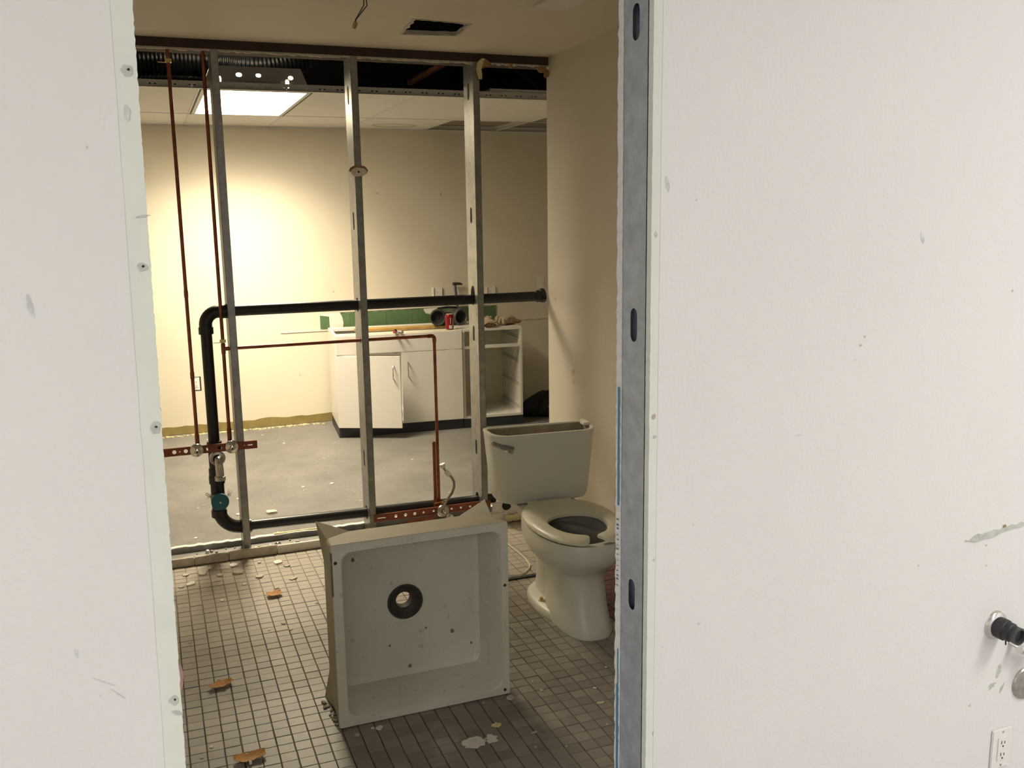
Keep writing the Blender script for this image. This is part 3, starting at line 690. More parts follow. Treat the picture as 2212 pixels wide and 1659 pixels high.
# four corner feet flaring from the back edge
for sx, sz in ((-1, 1), (1, 1), (-1, -1), (1, -1)):
    xe = bx0+.010 if sx < 0 else bx1-.014; ze = bz1-.030 if sz > 0 else .020
    tip = Vector((xe+sx*.016, by1+.024, ze+(.040 if sz > 0 else -.019)))
    base = [Vector((xe-sx*.09, by1-.004, ze)), Vector((xe, by1-.10, ze+sz*.010)), Vector((xe, by1-.004, ze-sz*.09))]
    vs = base+[p+Vector((-sx*.008, -.010, -sz*.008)) for p in base]+[tip, tip+Vector((-sx*.006, -.008, -sz*.004))]
    m = MB().add(vs, [(0, 1, 6), (1, 2, 6), (3, 7, 4), (4, 7, 5), (0, 6, 7, 3), (2, 5, 7, 6), (0, 3, 4, 1), (1, 4, 5, 2)])
    obj('corner_foot', m, 'basin_side', t, smooth=0)
dr = obj('drain_ring', MB().lathe([(.052, .003), (.060, .001), (.063, -.002), (.0625, -.006), (.057, -.006), (.053, -.001), (.040, .010), (.034, .013), (.0285, .014), (.0285, .050), (.033, .050), (.035, .020), (.052, .006), (.052, .003)], (cxb, by1-.018, czb), (0, 1, 0), 36), 'drain_metal', t, label='dark metal drain ring')
for x, z in ((bx1-.014, .40), (bx0+.013, .565), (bx1-.02, .02)): obj('rim_screw', MB().lathe([(.0001, -.002), (.005, -.002), (.006, .001)], (x, by0, z), (0, 1, 0), 10), 'drain_metal', t)
r = random.Random(9)
for q, (x, y, s) in enumerate(((977, 1363, 9), (920, 1356, 5), (886, 1438, 9), (1028, 1422, 10), (762, 1210, 8), (1018, 1388, 5), (895, 1172, 5), (842, 1395, 5), (1040, 1230, 5))):
    c = ony(x, y, by1-.019); obj('dirt_spot', MB().plate(blob(c.x, c.z, s/560, s/560*1.3, 200+q, 9, .4), [], 'y', by1-.0192, .001), 'basin_dirt', tub, smooth=0)
obj('edge_chip', MB().box(bx0-.001, bx0+.0035, by0-.0005, by0+.012, .455, .60), 'basin_dirt', t, label='dark worn rim edge')
# debris grime along the bottom edge
m = MB()
for k in range(40):
    q = r.random(); x = bx0-.02+.03*q+r.uniform(-.008, .008); y = 2.99-.23*q
    s = r.uniform(.002, .006); m.box(x-s, x+s, y-s, y+s, .0001, s*.9)
obj('grime', m, 'basin_dirt', None, smooth=0, kind='stuff', label='line of dark grime crumbs along the basin edge', cat='grime')

# ================================================================== TOILET
T = thing('toilet', (1.575, 3.79, 0), 'grey white toilet with open tank and open-front seat', 'toilet', rz=math.radians(-4.4))
def egg(cy, hw, f, b, n=40, p=2.0, z=0):
    out = []
    for k in range(n):
        q = 2*math.pi*k/n; c_, s_ = math.cos(q), math.sin(q)
        L = (cy-f) if s_ < 0 else (b-cy)
        ex = 2/p
        out.append((hw*math.copysign(abs(c_)**ex, c_), cy+L*math.copysign(abs(s_)**ex, s_), z))
    return out
def tank_ring(hw, f, b, z, n=6):
    # D plan: square back corners, wide rounded front corners
    pts = []
    r = .09
    for k in range(n+1):
        q = math.pi*1.5+math.pi/2*k/n; pts.append((hw-r*.75+r*.75*math.cos(q), f+r+r*math.sin(q), z))
    for k in range(n+1):
        q = math.pi/2*k/n; rr = .02; pts.append((hw-rr+rr*math.cos(q), b-rr+rr*math.sin(q), z))
    return pts+[(-x, y, zz) for x, y, zz in pts[::-1]]
m = MB()
ZR = .702
m.loft([tank_ring(.185, -.165, -.03, .386), tank_ring(.206, -.178, -.016, .392), tank_ring(.214, -.183, -.010, .410), tank_ring(.222, -.187, -.006, .48), tank_ring(.240, -.194, 0, ZR-.02), tank_ring(.243, -.196, .002, ZR-.004), tank_ring(.241, -.194, .0, ZR), tank_ring(.230, -.183, -.012, ZR), tank_ring(.228, -.181, -.014, ZR-.006)], True, False)
tank = obj('tank', m, 'porcelain', T, smooth=40)
m = MB().loft([tank_ring(.2285, -.1815, -.0135, ZR-.005), tank_ring(.192, -.168, -.022, .44), tank_ring(.18, -.155, -.03, .40)], False, True)
obj('tank_lining', m, 'porcelain_dirty', tank, smooth=40, label='brown stained inside of the tank')
hd = obj('flush_handle', MB().tube([(-.215, -.138, .668), (-.232, -.150, .664), (-.224, -.162, .660), (-.190, -.190, .652), (-.160, -.206, .640)], [.007, .010, .011, .013, .016], 12), 'lever_grey', T, label='chrome flush lever')
obj('lever_tip', MB().lathe([(.0001, -.018), (.012, -.014), (.017, -.004), (.017, .006)], (-.178, -.192, .643), (-.3, .95, 0), 16), 'chrome', hd)
obj('lid_clip', MB().plate([(.205, -.10), (.236, -.10), (.238, -.03), (.222, -.012), (.214, -.035), (.202, -.06)], [], 'z', ZR-.002, .012), 'nut_white', T, bevel=.002)
# bowl body: rim, undercut, pedestal
m = MB()
rings = [egg(-.52, .150, -.700, -.27, z=.370, p=2.3), egg(-.50, .182, -.782, -.16, z=.388, p=2.25), egg(-.50, .186, -.788, -.155, z=.378, p=2.25), egg(-.50, .186, -.788, -.16, z=.335, p=2.25), egg(-.50, .180, -.778, -.18, z=.305, p=2.25),
         egg(-.50, .164, -.748, -.20, z=.278, p=2.2), egg(-.51, .150, -.728, -.22, z=.262, p=2.2), egg(-.52, .126, -.706, -.25, z=.243, p=2.2), egg(-.53, .106, -.694, -.28, z=.225, p=2.3), egg(-.53, .098, -.694, -.30, z=.19, p=2.5), egg(-.54, .098, -.712, -.32, z=.12, p=2.6), egg(-.54, .104, -.744, -.33, z=.05, p=2.6), egg(-.54, .110, -.768, -.33, z=.012, p=2.6), egg(-.54, .108, -.766, -.33, z=.0, p=2.6)]
m.loft(rings, False, True)
# narrower rear trapway
m.loft([egg(-.22, .080, -.268, -.165, z=.345, p=3), egg(-.24, .076, -.30, -.18, z=.26, p=3), egg(-.30, .076, -.42, -.18, z=.17, p=3), egg(-.30, .074, -.45, -.18, z=.10, p=3), egg(-.30, .080, -.45, -.175, z=.04, p=3), egg(-.30, .085, -.45, -.17, z=0, p=3)], False, True)
# deck under the tank
m.loft([[(x, y, .340) for x, y in rrect(-.11, .11, -.27, -.03, .05)], [(x, y, .352) for x, y in rrect(-.135, .135, -.28, -.015, .05)], [(x, y, .384) for x, y in rrect(-.135, .135, -.28, -.015, .05)]], True, True)
bowl = obj('bowl', m, 'porcelain', T, smooth=50)
# inner bowl
m = MB(); m.loft([egg(-.52, .150, -.700, -.27, z=.370, p=2.3), egg(-.52, .142, -.69, -.28, z=.365, p=2.2), egg(-.52, .140, -.685, -.285, z=.33, p=2.2), egg(-.52, .13, -.66, -.31, z=.325), egg(-.52, .10, -.60, -.36, z=.24), egg(-.50, .055, -.56, -.42, z=.18)], False, True)
obj('bowl_inside', m, 'bowl_inside', bowl, smooth=50, label='grey inside of the bowl')
# bolt-down foot
m = MB(); m.loft([egg(-.37, .137, -.60, -.160, z=0, p=2.4), egg(-.37, .137, -.60, -.160, z=.018, p=2.4), egg(-.37, .126, -.585, -.172, z=.030, p=2.4)], True, True)
obj('foot', m, 'porcelain', T, smooth=50)
for sx in (-1, 1):
    o = obj('floor_bolt', MB().lathe([(.013, 0), (.013, .003), (.007, .003), (.007, .016), (.0001, .017)], (sx*.104, -.40, .030), (0, 0, 1), 14), 'brass', T, label='brass bolt at the foot')
# open-front seat
def seat_ring():
    n = 44; rings = []
    gap = math.radians(16)
    for k in range(n+1):
        q = -math.pi/2+gap+(2*math.pi-2*gap)*k/n
        c_, s_ = math.cos(q), math.sin(q)
        Lo = .295 if s_ < 0 else .295; Li = .30 if s_ < 0 else .105
        ex = 2/2.25
        ox, oy = .190*math.copysign(abs(c_)**ex, c_), -.50+Lo*math.copysign(abs(s_)**ex, s_)
        ix, iy = .114*math.copysign(abs(c_)**.95, c_), -.535+(Li if s_ > 0 else .175)*math.copysign(abs(s_)**.95, s_)
        oz = Vector((ox, oy, 0)); iz = Vector((ix, iy, 0)); d = oz-iz
        prof = ((0, .398), (0, .409), (.10, .4165), (.30, .420), (.62, .4195), (.88, .415), (1, .406), (1, .398))
        rings.append([tuple(iz+d*u_+Vector((0, 0, z))) for u_, z in prof])
    # rounded tips
    def shrink(rg, amt, dirv):
        cc = sum((Vector(p) for p in rg), Vector())/len(rg); return [tuple(cc+(Vector(p)-cc)*amt+Vector(dirv)) for p in rg]
    rings = [shrink(rings[0], .55, (-.022, -.004, 0)), shrink(rings[0], .85, (-.014, -.002, 0))]+rings+[shrink(rings[-1], .85, (.014, -.002, 0)), shrink(rings[-1], .55, (.022, -.004, 0))]
    return rings
seat = obj('seat', MB().loft(seat_ring(), True, True), 'seat_plastic', T, smooth=45)
for sx in (-1, 1): obj('hinge', MB().tube([(sx*.06, -.212, .400), (sx*.10, -.212, .400)], .008, 10), 'seat_plastic', seat)
for sx in (-1, 1): obj('seat_bumper', MB().box(sx*.12-.01, sx*.12+.01, -.70, -.66, .388, .398), 'seat_plastic', seat)

# ================================================================== BACK ROOM
CO = Vector((1.257, 6.86, 0)); CA = math.radians(-5.0)
CT = .783
def cw(x, y, z=0):      # cabinet frame -> world
    return Vector((CO.x+x*math.cos(CA)-y*math.sin(CA), CO.y+x*math.sin(CA)+y*math.cos(CA), z))
cabA = thing('sink_cabinet', CO, 'white sink base cabinet with one door ajar and no worktop', 'cabinet', rz=CA)
W1 = .968; D1 = .55
obj('body', MB().box(0, .018, 0, D1, .078, CT).box(W1-.018, W1, 0, D1, .078, CT).box(.018, W1-.018, 0, D1, .078, .096).box(.018, W1-.018, D1-.006, D1, .096, CT), 'cab_white', cabA, smooth=0)
obj('front_rail', MB().box(.018, W1-.018, 0, .09, CT-.02, CT), 'cab_inner', cabA, smooth=0)
obj('back_rail', MB().box(.018, W1-.018, D1-.10, D1-.006, CT-.02, CT), 'cab_white', cabA, smooth=0)
obj('wood_cleat', MB().box(.19, W1-.018, D1-.24, D1-.13, CT-.018, CT), 'wood_strip', cabA, smooth=0, label='orange particle board cleat')
obj('plinth', MB().box(0, W1, .004, D1, 0, .078), 'kick_vinyl', cabA, smooth=0, label='dark vinyl plinth')
obj('drawer_front', MB().box(.004, W1-.002, -.018, 0, .637, CT-.006), 'cab_white', cabA, bevel=.0012)
def pull(par, fn, z0, z1):
    pts = [(0, 0, z0), (0, -.024, z0+.003), (0, -.028, z0+.010), (0, -.028, z1-.010), (0, -.024, z1-.003), (0, 0, z1)]
    return obj('handle', MB().tube([fn(p) for p in pts], .0042, 10), 'chrome', par, label='chrome bar handle')
d2 = obj('door', MB().box(.492, W1-.002, -.018, 0, .083, .631), 'cab_white', cabA, bevel=.0012)
pull(d2, lambda p: (.535+p[0], -.018+p[1], p[2]), .455, .56)
# ajar door, hinged on the left
DA = math.radians(-21)
def dj(p): x, y, z = p; return (.004+x*math.cos(DA)-y*math.sin(DA), -.002+x*math.sin(DA)+y*math.cos(DA), z)
d1 = obj('door', MB().box(0, .484, -.018, 0, .083, .628, dj), 'cab_white', cabA, bevel=.0012, label='cabinet door standing ajar')
pull(d1, lambda p: dj((.435+p[0], -.018+p[1], p[2])), .455, .56)
obj('hinge_plate', MB().box(.44, .47, -.01, .02, .629, .634), 'chrome_dull', cabA, smooth=0)

cabB = thing('drawer_cabinet', cw(.972, 0), 'open white cabinet carcass with drawer runners and no drawers', 'cabinet', rz=CA)
W2 = .485
obj('body', MB().box(0, .018, 0, D1, .075, CT).box(W2-.018, W2, 0, D1, .075, CT).box(.018, W2-.018, 0, D1, .075, .093), 'cab_white', cabB, smooth=0)
obj('back_panel', MB().box(.018, W2-.018, D1-.008, D1, .093, CT), 'cab_inner', cabB, smooth=0)
obj('top_rail', MB().box(.018, W2-.018, 0, D1-.01, CT-.018, CT), 'cab_white', cabB, smooth=0)
obj('cross_rail', MB().box(.018, W2-.018, 0, .06, .628, .648), 'cab_white', cabB, smooth=0)
obj('plinth', MB().box(0, W2, .004, D1, 0, .075), 'kick_vinyl', cabB, smooth=0, label='dark vinyl plinth')
for z in (.69, .50, .32, .135):
    for dz in (0, .016): obj('drawer_runner', MB().box(W2-.026, W2-.018, .03, .50, z+dz-.002, z+dz+.002), 'patch_grey', cabB, smooth=0)
    obj('drawer_runner', MB().box(.018, .026, .03, .50, z-.002, z+.014), 'patch_grey', cabB, smooth=0)
# green board remains on the wall
gp = [1.257, 1.50, 1.80, 2.02, 2.40, 2.767]
gs = struct('trim_9', MB().box(1.25, 2.775, YBK-.004, YBK-.001, .760, .895), 'gyp_core', 'torn strip of green board where the splashback was')
r = random.Random(31)
for a, b in zip(gp[:-1], gp[1:]):
    n = 12; top = [(b-.001-(b-a-.002)*k/n, .888+r.uniform(-.004, .004)) for k in range(n+1)]
    obj('green_board', MB().plate([(a+.001, .770), (b-.001, .770)]+top, [], 'y', YBK-.010, .006), 'board_green', gs, smooth=0)
def wallplate(name, par, pts, mat, y=YBK-.0125, th=.0025): return obj(name, MB().plate([(ony(*p, y).x, ony(*p, y).z) for p in pts], [], 'y', y, th), mat, par, smooth=0)
wallplate('torn_paper', gs, [(713, 712), (711, 684), (691, 682), (690, 674), (732, 672), (739, 684), (742, 697), (741, 709)], 'plaster')
wallplate('torn_paper', gs, [(915, 667), (951, 664), (952, 671), (946, 677), (932, 679), (920, 677), (916, 671)], 'plaster')
obj('caulk_line', MB().box(.943, 3.6, YBK-.007, YBK-.001, .752, .758), 'plaster', wbk, smooth=0)
struct('trim_10', MB().box(1.27, 2.70, YBK-.014, YBK-.001, .897, .918), 'back_wall', 'thin cream strip above the green board')

# outlets ------------------------------------------------------------
def outlet(c, w_, h_, label, ins=True, group=None, rec=True, Y=YBK, plate='outlet_white'):
    t = thing('wall_outlet', (c.x, Y, c.z-h_/2), label, 'outlet', group)
    obj('cover_plate', MB().box(c.x-w_/2, c.x+w_/2, Y-.006, Y-.0002, c.z-h_/2, c.z+h_/2), plate, t, bevel=.0025)
    if ins:
        iw, ih = w_*.46, h_*.58
        obj('receptacle', MB().plate(rect(c.x-iw/2, c.x+iw/2, c.z-ih/2, c.z+ih/2), [], 'y', Y-.0085, .0026), 'outlet_white', t, bevel=.0008)
        if rec:
            for dz in (-.30, .22):
                for dx, hh in ((-.16, .14), (.18, .11)):
                    obj('slot', MB().box(c.x+dx*iw-.0012, c.x+dx*iw+.0012, Y-.0090, Y-.0084, c.z+dz*ih, c.z+dz*ih+hh*ih), 'dark_slot', t, smooth=0)
                obj('slot', MB().lathe([(.0001, 0), (.0026, 0), (.0026, .0005)], (c.x+.02*iw, Y-.0090, c.z+(dz-.10)*ih), (0, 1, 0), 8), 'dark_slot', t)
    for s in (-1, 1): obj('screw', MB().lathe([(.0001, 0), (.003, 0), (.003, .001)], (c.x, Y-.0068, c.z+s*h_*.42), (0, 1, 0), 8), 'chrome_dull', t)
    return t
def bracketed(c, label):
    t = outlet(c, .06, .115, label)
    for s in (-1, 1): obj('raceway_edge', MB().box(c.x+s*.036-.004, c.x+s*.036+.004, YBK-.02, YBK-.0002, c.z-.06, c.z+.06), 'outlet_white', t, smooth=0)
bracketed(ony(944, 636, YBK), 'white outlet on the back wall beside the hammer')
bracketed(ony(1059, 634, YBK), 'white outlet on the back wall above the work gloves')
outlet(ony(1168, 610, YBK), .07, .115, 'white decorator outlet at the vent pipe end', rec=False)
outlet(ony(1141, 783, YBK), .07, .115, 'pale blank plate on the wall beside the open cabinet', ins=False, plate='back_wall')
c = ony(424, 829, YBK)
t = outlet(c, .05, .10, 'bare outlet without cover low on the back wall', plate='outlet_white')
obj('box_gap', MB().plate(rect(c.x-.032, c.x+.036, c.z-.055, c.z+.055), [rect(c.x-.0255, c.x+.0255, c.z-.0505, c.z+.0505)], 'y', YBK-.002, .0018), 'dark_slot', t, smooth=0)
c = ony(2160, 1614, YF-.0008)
outlet(c, .072, .116, 'white duplex outlet low on the front wall under the round plate', Y=YF-.0008)

# objects on the cabinets ----------------------------------------------
p = Vector((2.14, 6.822, CT))
t = thing('soda_can', p, 'dark red soda can standing on the cabinet edge', 'can')
obj('can_body', MB().lathe([(.024, 0), (.030, .006), (.033, .012), (.033, .105), (.027, .117), (.026, .120)], p, (0, 0, 1), 24, (True, False)), 'red_can', t)
obj('can_lid', MB().lathe([(.0265, .119), (.0265, .122), (.024, .122), (.0235, .118), (.0001, .118)], p, (0, 0, 1), 24), 'alu', t)
def canpatch(name, a0, a1, z0, z1, mat):
    n = 6; ps = [(p.x+.0334*math.sin(math.radians(a0+(a1-a0)*k/n)), p.y-.0334*math.cos(math.radians(a0+(a1-a0)*k/n))) for k in range(n+1)]
    obj(name, MB().loft([[(x, y, CT+z) for x, y in ps] for z in (z0, z1)], False, False, False), mat, t)
canpatch('barcode_panel', -22, 28, .010, .036, 'print_white'); canpatch('print_band', -6, 2, .048, .094, 'print_white'); canpatch('print_band', 30, 40, .035, .09, 'print_white')
# boombox
c = onz(972, 701, CT); c = Vector((2.212, 7.10, CT))
t = thing('boombox', c, 'dark rounded boombox with two speaker mouths and a carry handle', 'boombox')
def bar(name, c0, ax, prof, mat, n=28, par=t): return obj(name, MB().lathe(prof, c0, ax, n, (True, False)), mat, par, smooth=45)
ax1, ax2 = Vector((-.30, -.95, .05)), Vector((.25, -.96, .05))
cL, cR = c+Vector((-.070, .03, .068)), c+Vector((.082, .03, .064))
for cc, ax, nm in ((cL, ax1, 'boom_dark'), (cR, ax2, 'boom_grey')):
    b_ = bar('speaker_pod', cc, ax, [(.030, -.09), (.056, -.075), (.066, -.03), (.067, .04), (.064, .075), (.058, .082), (.052, .078), (.048, .060)], nm)
    obj('speaker_cone', MB().lathe([(.049, .062), (.040, .050), (.016, .040), (.014, .046), (.0001, .050)], cc, ax, 24), 'boom_black', b_)
obj('centre_body', MB().box(c.x-.075, c.x+.085, c.y-.025, c.y+.07, CT+.014, CT+.105), 'boom_dark', t, bevel=.02, segs=3)
obj('carry_handle', MB().tube([(c.x-.085, c.y+.03, CT+.115), (c.x-.07, c.y+.02, CT+.138), (c.x, c.y+.01, CT+.146), (c.x+.08, c.y+.02, CT+.140), (c.x+.10, c.y+.03, CT+.115)], .009, 10), 'boom_black', t)
obj('rest_foot', MB().box(c.x-.10, c.x+.11, c.y-.02, c.y+.05, CT+.0004, CT+.02), 'boom_black', t, bevel=.004)
# hammer leaning on the wall
h0, h1 = Vector((2.40, 7.39, .79)), ony(983, 616, 7.43)
t = thing('hammer', (h0.x, h0.y, .775), 'claw hammer leaning against the back wall behind the boombox', 'hammer')
hv = h1-h0
obj('handle', MB().tube([h0, h0+hv*.35, h0+hv*.6, h1], [.014, .013, .011, .010], 12), 'steel_blue', t)
obj('head', MB().tube([h1+Vector((-.018, -.004, .012)), h1+Vector((0, 0, .012)), h1+Vector((.022, 0, .012)), h1+Vector((.05, .004, .010)), h1+Vector((.066, .006, .0))], [.013, .014, .012, .010, .004], 10), 'drain_metal', t)
obj('support_block', MB().box(2.37, 2.43, 7.36, 7.43, .775, .79), 'wood_strip', t, smooth=0)
# pliers
p = onz(862, 722, CT); p = Vector((1.715, 6.815, CT))
t = thing('pliers', p, 'small pliers with a red and a grey grip over the cabinet edge', 'pliers')
obj('grip', MB().tube([p+Vector((.0, .04, .008)), p+Vector((-.012, -.01, .010)), p+Vector((-.026, -.045, .012))], [.006, .009, .0105], 10), 'grey_plastic', t)
obj('grip_end', MB().tube([p+Vector((-.026, -.045, .012)), p+Vector((-.032, -.062, .013))], [.0115, .010], 10), 'red_plastic', t, label='red grip end')
obj('grip', MB().tube([p+Vector((.006, .04, .008)), p+Vector((.022, -.01, .010)), p+Vector((.034, -.055, .009))], [.006, .009, .0105], 10), 'grey_plastic', t)
obj('pivot', MB().tube([p+Vector((-.012, -.012, .016)), p+Vector((-.012, -.030, .020))], .012, 8), 'boom_black', t)
obj('jaws', MB().tube([p+Vector((.003, .03, .008)), p+Vector((.003, .07, .008)), p+Vector((.003, .095, .006))], [.010, .008, .003], 8), 'drain_metal', t)
# work gloves
g0 = Vector((2.555, 6.86, CT))
def glove(base, ang, seed, label, flip=1, lift=0):
    r = random.Random(seed); ca, sa = math.cos(ang), math.sin(ang)
    f = lambda x, y, z: Vector((base.x+x*ca-y*sa, base.y+x*sa+y*ca, base.z+z+lift))
    t = thing('work_glove', base+Vector((0, 0, lift)), label, 'glove', 'pair of work gloves on the cabinet')
    m = MB()
    rr = []
    for x, hw, h in ((-.12, .045, .03), (-.09, .05, .035), (-.05, .045, .04), (0, .05, .042), (.03, .048, .036), (.045, .03, .025)):
        rr.append([f(x+r.uniform(-.006, .006), hw*math.cos(q)*(1+r.uniform(-.15, .15)), max(.001, h*.8*(1+math.sin(q))*(1+r.uniform(-.35, .4)))) for q in [2*math.pi*k/12 for k in range(12)]])
    m.loft(rr)
    for i, (y, l) in enumerate(((-.036, .055), (-.013, .075), (.011, .07), (.034, .05))):
        z = .012+.008*r.random()
        m.tube([f(.025, y, z), f(.025+l*.5, y*1.1, z+.026+.022*r.random()), f(.025+l*.8, y*1.25+r.uniform(-.012, .012), max(.012, z+.004))], [.014, .0135, .010], 8)
    m.tube([f(-.04, flip*.045, .016), f(-.005, flip*.075, .028), f(.025, flip*.085, .018)], [.013, .012, .009], 8)
    obj('leather', m, 'glove', t, smooth=55)
    obj('cuff', MB().loft([[f(-.15+dx, .047*sc*math.cos(q), max(.001, .018*sc*(1+math.sin(q)))) for q in [2*math.pi*k/12 for k in range(12)]] for dx, sc in ((0, 1.05), (.035, .98), (.036, .9), (.004, .92))], False, False), 'brown_paper', t, smooth=50)
glove(g0+Vector((-.075, .05, 0)), math.radians(80), 3, 'tan work glove lying flat on the open cabinet')
glove(g0+Vector((.075, .06, .0)), math.radians(205), 8, 'tan work glove crumpled at the outer end of the open cabinet', -1, 0)
# black bag
bc = Vector((2.96, 7.02, 0))
t = thing('tool_bag', bc, 'black soft tool bag slumped on the floor beside the cabinets', 'bag')
r = random.Random(21); rr = []
for z, s in ((0, .9), (.02, 1.0), (.07, 1.02), (.12, .85), (.16, .62), (.185, .35), (.19, .12)):
    rr.append([(bc.x+.10+.25*s*math.cos(q)*(1+r.uniform(-.12, .12)), bc.y+.14*s*math.sin(q)*(1+r.uniform(-.12, .12)), z+(r.uniform(-.012, .012) if z else 0)) for q in [2*math.pi*k/18 for k in range(18)]])
obj('body', MB().loft(rr), 'black_soft', t, smooth=50)
obj('strap', MB().tube([(bc.x-.10, bc.y-.13, .02), (bc.x-.06, bc.y-.15, .09), (bc.x-.01, bc.y-.12, .16), (bc.x+.06, bc.y-.06, .20), (bc.x+.14, bc.y-.11, .15), (bc.x+.2, bc.y-.15, .06)], .012, 8), 'boom_black', t)
obj('pocket', MB().box(bc.x+.02, bc.x+.22, bc.y-.165, bc.y-.12, .01, .09), 'black_soft', t, bevel=.012, segs=3)
obj('buckle_bar', MB().box(bc.x+.02, bc.x+.2, bc.y-.172, bc.y-.166, .088, .098), 'grey_plastic', t, smooth=0)

# ceiling light -----------------------------------------------------------
lx0, lx1, ly0, ly1 = .352, .938, 5.494, 6.708
t = thing('ceiling_light', ((lx0+lx1)/2, (ly0+ly1)/2, ZB), 'lit recessed louvred troffer in the suspended ceiling', 'ceiling light')
zt0 = ZB+.125
hl = [slot(.55, ZB+.082, .034, .022, 4), slot(.655, ZB+.082, .030, .020, 4), slot(.83, ZB+.075, .030, .022, 4), slot(.445, ZB+.050, .022, .046, 4), slot(.81, ZB+.042, .022, .05, 4)]
def tr(z): return .045*(z-ZB)/.125
obj('housing', MB().plate([(lx0, ZB), (lx1, ZB), (lx1-.05, zt0), (lx0+.05, zt0)], hl, 'y', ly0, .0015).plate([(lx0, ZB), (lx1, ZB), (lx1-.05, zt0), (lx0+.05, zt0)], [], 'y', ly1, .0015).add([(lx0, ly0, ZB), (lx0, ly1, ZB), (lx0+.05, ly1, zt0), (lx0+.05, ly0, zt0)], [(0, 1, 2, 3)]).add([(lx1, ly0, ZB), (lx1, ly1, ZB), (lx1-.05, ly1, zt0), (lx1-.05, ly0, zt0)], [(3, 2, 1, 0)]).box(lx0+.05, lx1-.05, ly0, ly1, zt0, zt0+.0015), 'housing', t, smooth=0)
obj('frame', MB().plate(rect(lx0-.004, lx1+.004, ly0-.004, ly1+.004), [rect(lx0+.02, lx1-.02, ly0+.012, ly1-.012)], 'z', ZB-.003, .004), 'grid_white', t, smooth=0)
obj('frame_gap', MB().plate(rect(lx0-.012, lx1+.012, ly0-.004, ly1+.012), [rect(lx0-.003, lx1+.003, ly0-.003, ly1+.003)], 'z', ZB-.0035, .001), 'dark_slot', t, smooth=0)
for k in range(1, 9): y = ly0+.012+(ly1-ly0-.024)*k/9; obj('louvre_blade', MB().box(lx0+.02, lx1-.02, y-.002, y+.002, ZB+.004, ZB+.024), 'louver', t, smooth=0)
for k in range(1, 3): x = lx0+.02+(lx1-lx0-.04)*k/3; obj('louvre_blade', MB().box(x-.002, x+.002, ly0+.012, ly1-.012, ZB+.004, ZB+.024), 'louver', t, smooth=0)
for k in range(3): x = lx0+.11+k*.182; obj('lamp_tube', MB().tube([(x, ly0+.02, ZB+.108), (x, ly1-.02, ZB+.108)], .012, 10), 'lamp_tube', t)
# loose ceiling panel lying above the grid
c = ony(1070, 203, 5.50)
obj('ceiling_panel', MB().box(2.02, 3.2, 5.49, 6.05, ZB+.039, ZB+.060), 'louver', None, smooth=0, label='loose white ceiling panel lying on top of the grid', cat='panel')
# flexible duct
t = thing('flexible_duct', (.2, 5.95, 2.50), 'black ribbed flexible duct above the suspended ceiling', 'duct')
path = []; n = 460
for k in range(n):
    u = k/(n-1); x = -.9+2.1*u; z = 2.585+(.0 if u < .72 else (u-.72)**2*3.2); path.append((x, 6.02+(.0 if u < .6 else (u-.6)**2*1.2), z+.012*math.sin(x*5)))
obj('ribbed_sleeve', MB().tube(path, [.122+.0035*math.sin(k*2*math.pi/5) for k in range(n)], 24), 'duct', t, smooth=60)
obj('hanger_strap', MB().tube([(.95, 6.02, ZDECK), (.95, 6.02, 2.72)], .004, 6), 'galv_old', t)
# plenum copper pipe and brace
a, b = onz(903, 169, 2.70), onz(968, 131, 2.70)
obj('plenum_pipe', MB().tube([(a.x, 7.45, 2.70), (b.x, 4.9, 2.70)], 0.022, 12), 'copper_lit', None, label='copper pipe running above the suspended ceiling', cat='pipe')
a, b = ony(1100, 150, 6.0), ony(1170, 196, 6.0)
obj('steel_brace', MB().tube([(a.x-.15, 6.05, a.z+.16), (b.x+.1, 6.0, b.z-.07)], .014, 6), 'black_soft', None, label='dark diagonal steel brace above the grid', cat='brace')

# bathroom ceiling items ---------------------------------------------------
a = onz(786, -12, ZC); e = ony(766, 56, 3.60)
t = thing('ceiling_wire', (a.x, a.y, e.z), 'dark electrical wires with a tan wire nut hanging from the ceiling', 'wire')
for k, off in enumerate((0, .006)):
    obj('wire', MB().tube([(a.x+off, a.y, ZC), (a.x-.002+off*2, a.y, (ZC*.6+e.z*.4)), (e.x+.006+off*.3, 3.6, e.z+.025), (e.x, 3.6, e.z+.006)], .0022, 6), 'wire_dark', t)
obj('wire_nut', MB().lathe([(.0001, -.014), (.006, -.012), (.009, .004), (.008, .014), (.0001, .015)], (e.x, 3.6, e.z), (.3, 0, 1), 10), 'brass', t)
a = onz(1170, 8, ZC)
obj('ceiling_plate', MB().box(a.x-.02, a.x+.12, a.y-.33, a.y+.03, ZC-.012, ZC-.0002), 'grid_white', None, bevel=.003, label='white square vent plate on the bathroom ceiling', cat='vent')
hm = MB()
pp = ragged(ho, 6, .012); 
obj('torn_edge', MB().plate([(x*1.0, y) for x, y in ragged([(q[0]+(.015 if q[0] > 1.2 else -.012), q[1]+(.012 if q[1] > 4 else -.006)) for q in ho], 16, .006)], [ragged(ho, 17, .007)], 'z', ZC-.003, .0025), 'plaster_dirty', ceil_b, smooth=0)
# torn bits along the top track near the wall corner
for k, (x, y, w_, h_) in enumerate(((1103, 143, .02, .03), (1170, 150, .06, .05), (1180, 160, .04, .05), (1050, 138, .06, .03))):
    c = ony(x, y, 4.548); obj('torn_board', MB().plate(blob(c.x, c.z, w_, h_, 300+k), [], 'y', 4.54, .008), 'brown_paper', None, smooth=0, label='torn brown drywall shred under the top track', cat='debris', group='torn drywall shreds under the top track')
m_ = wallplate

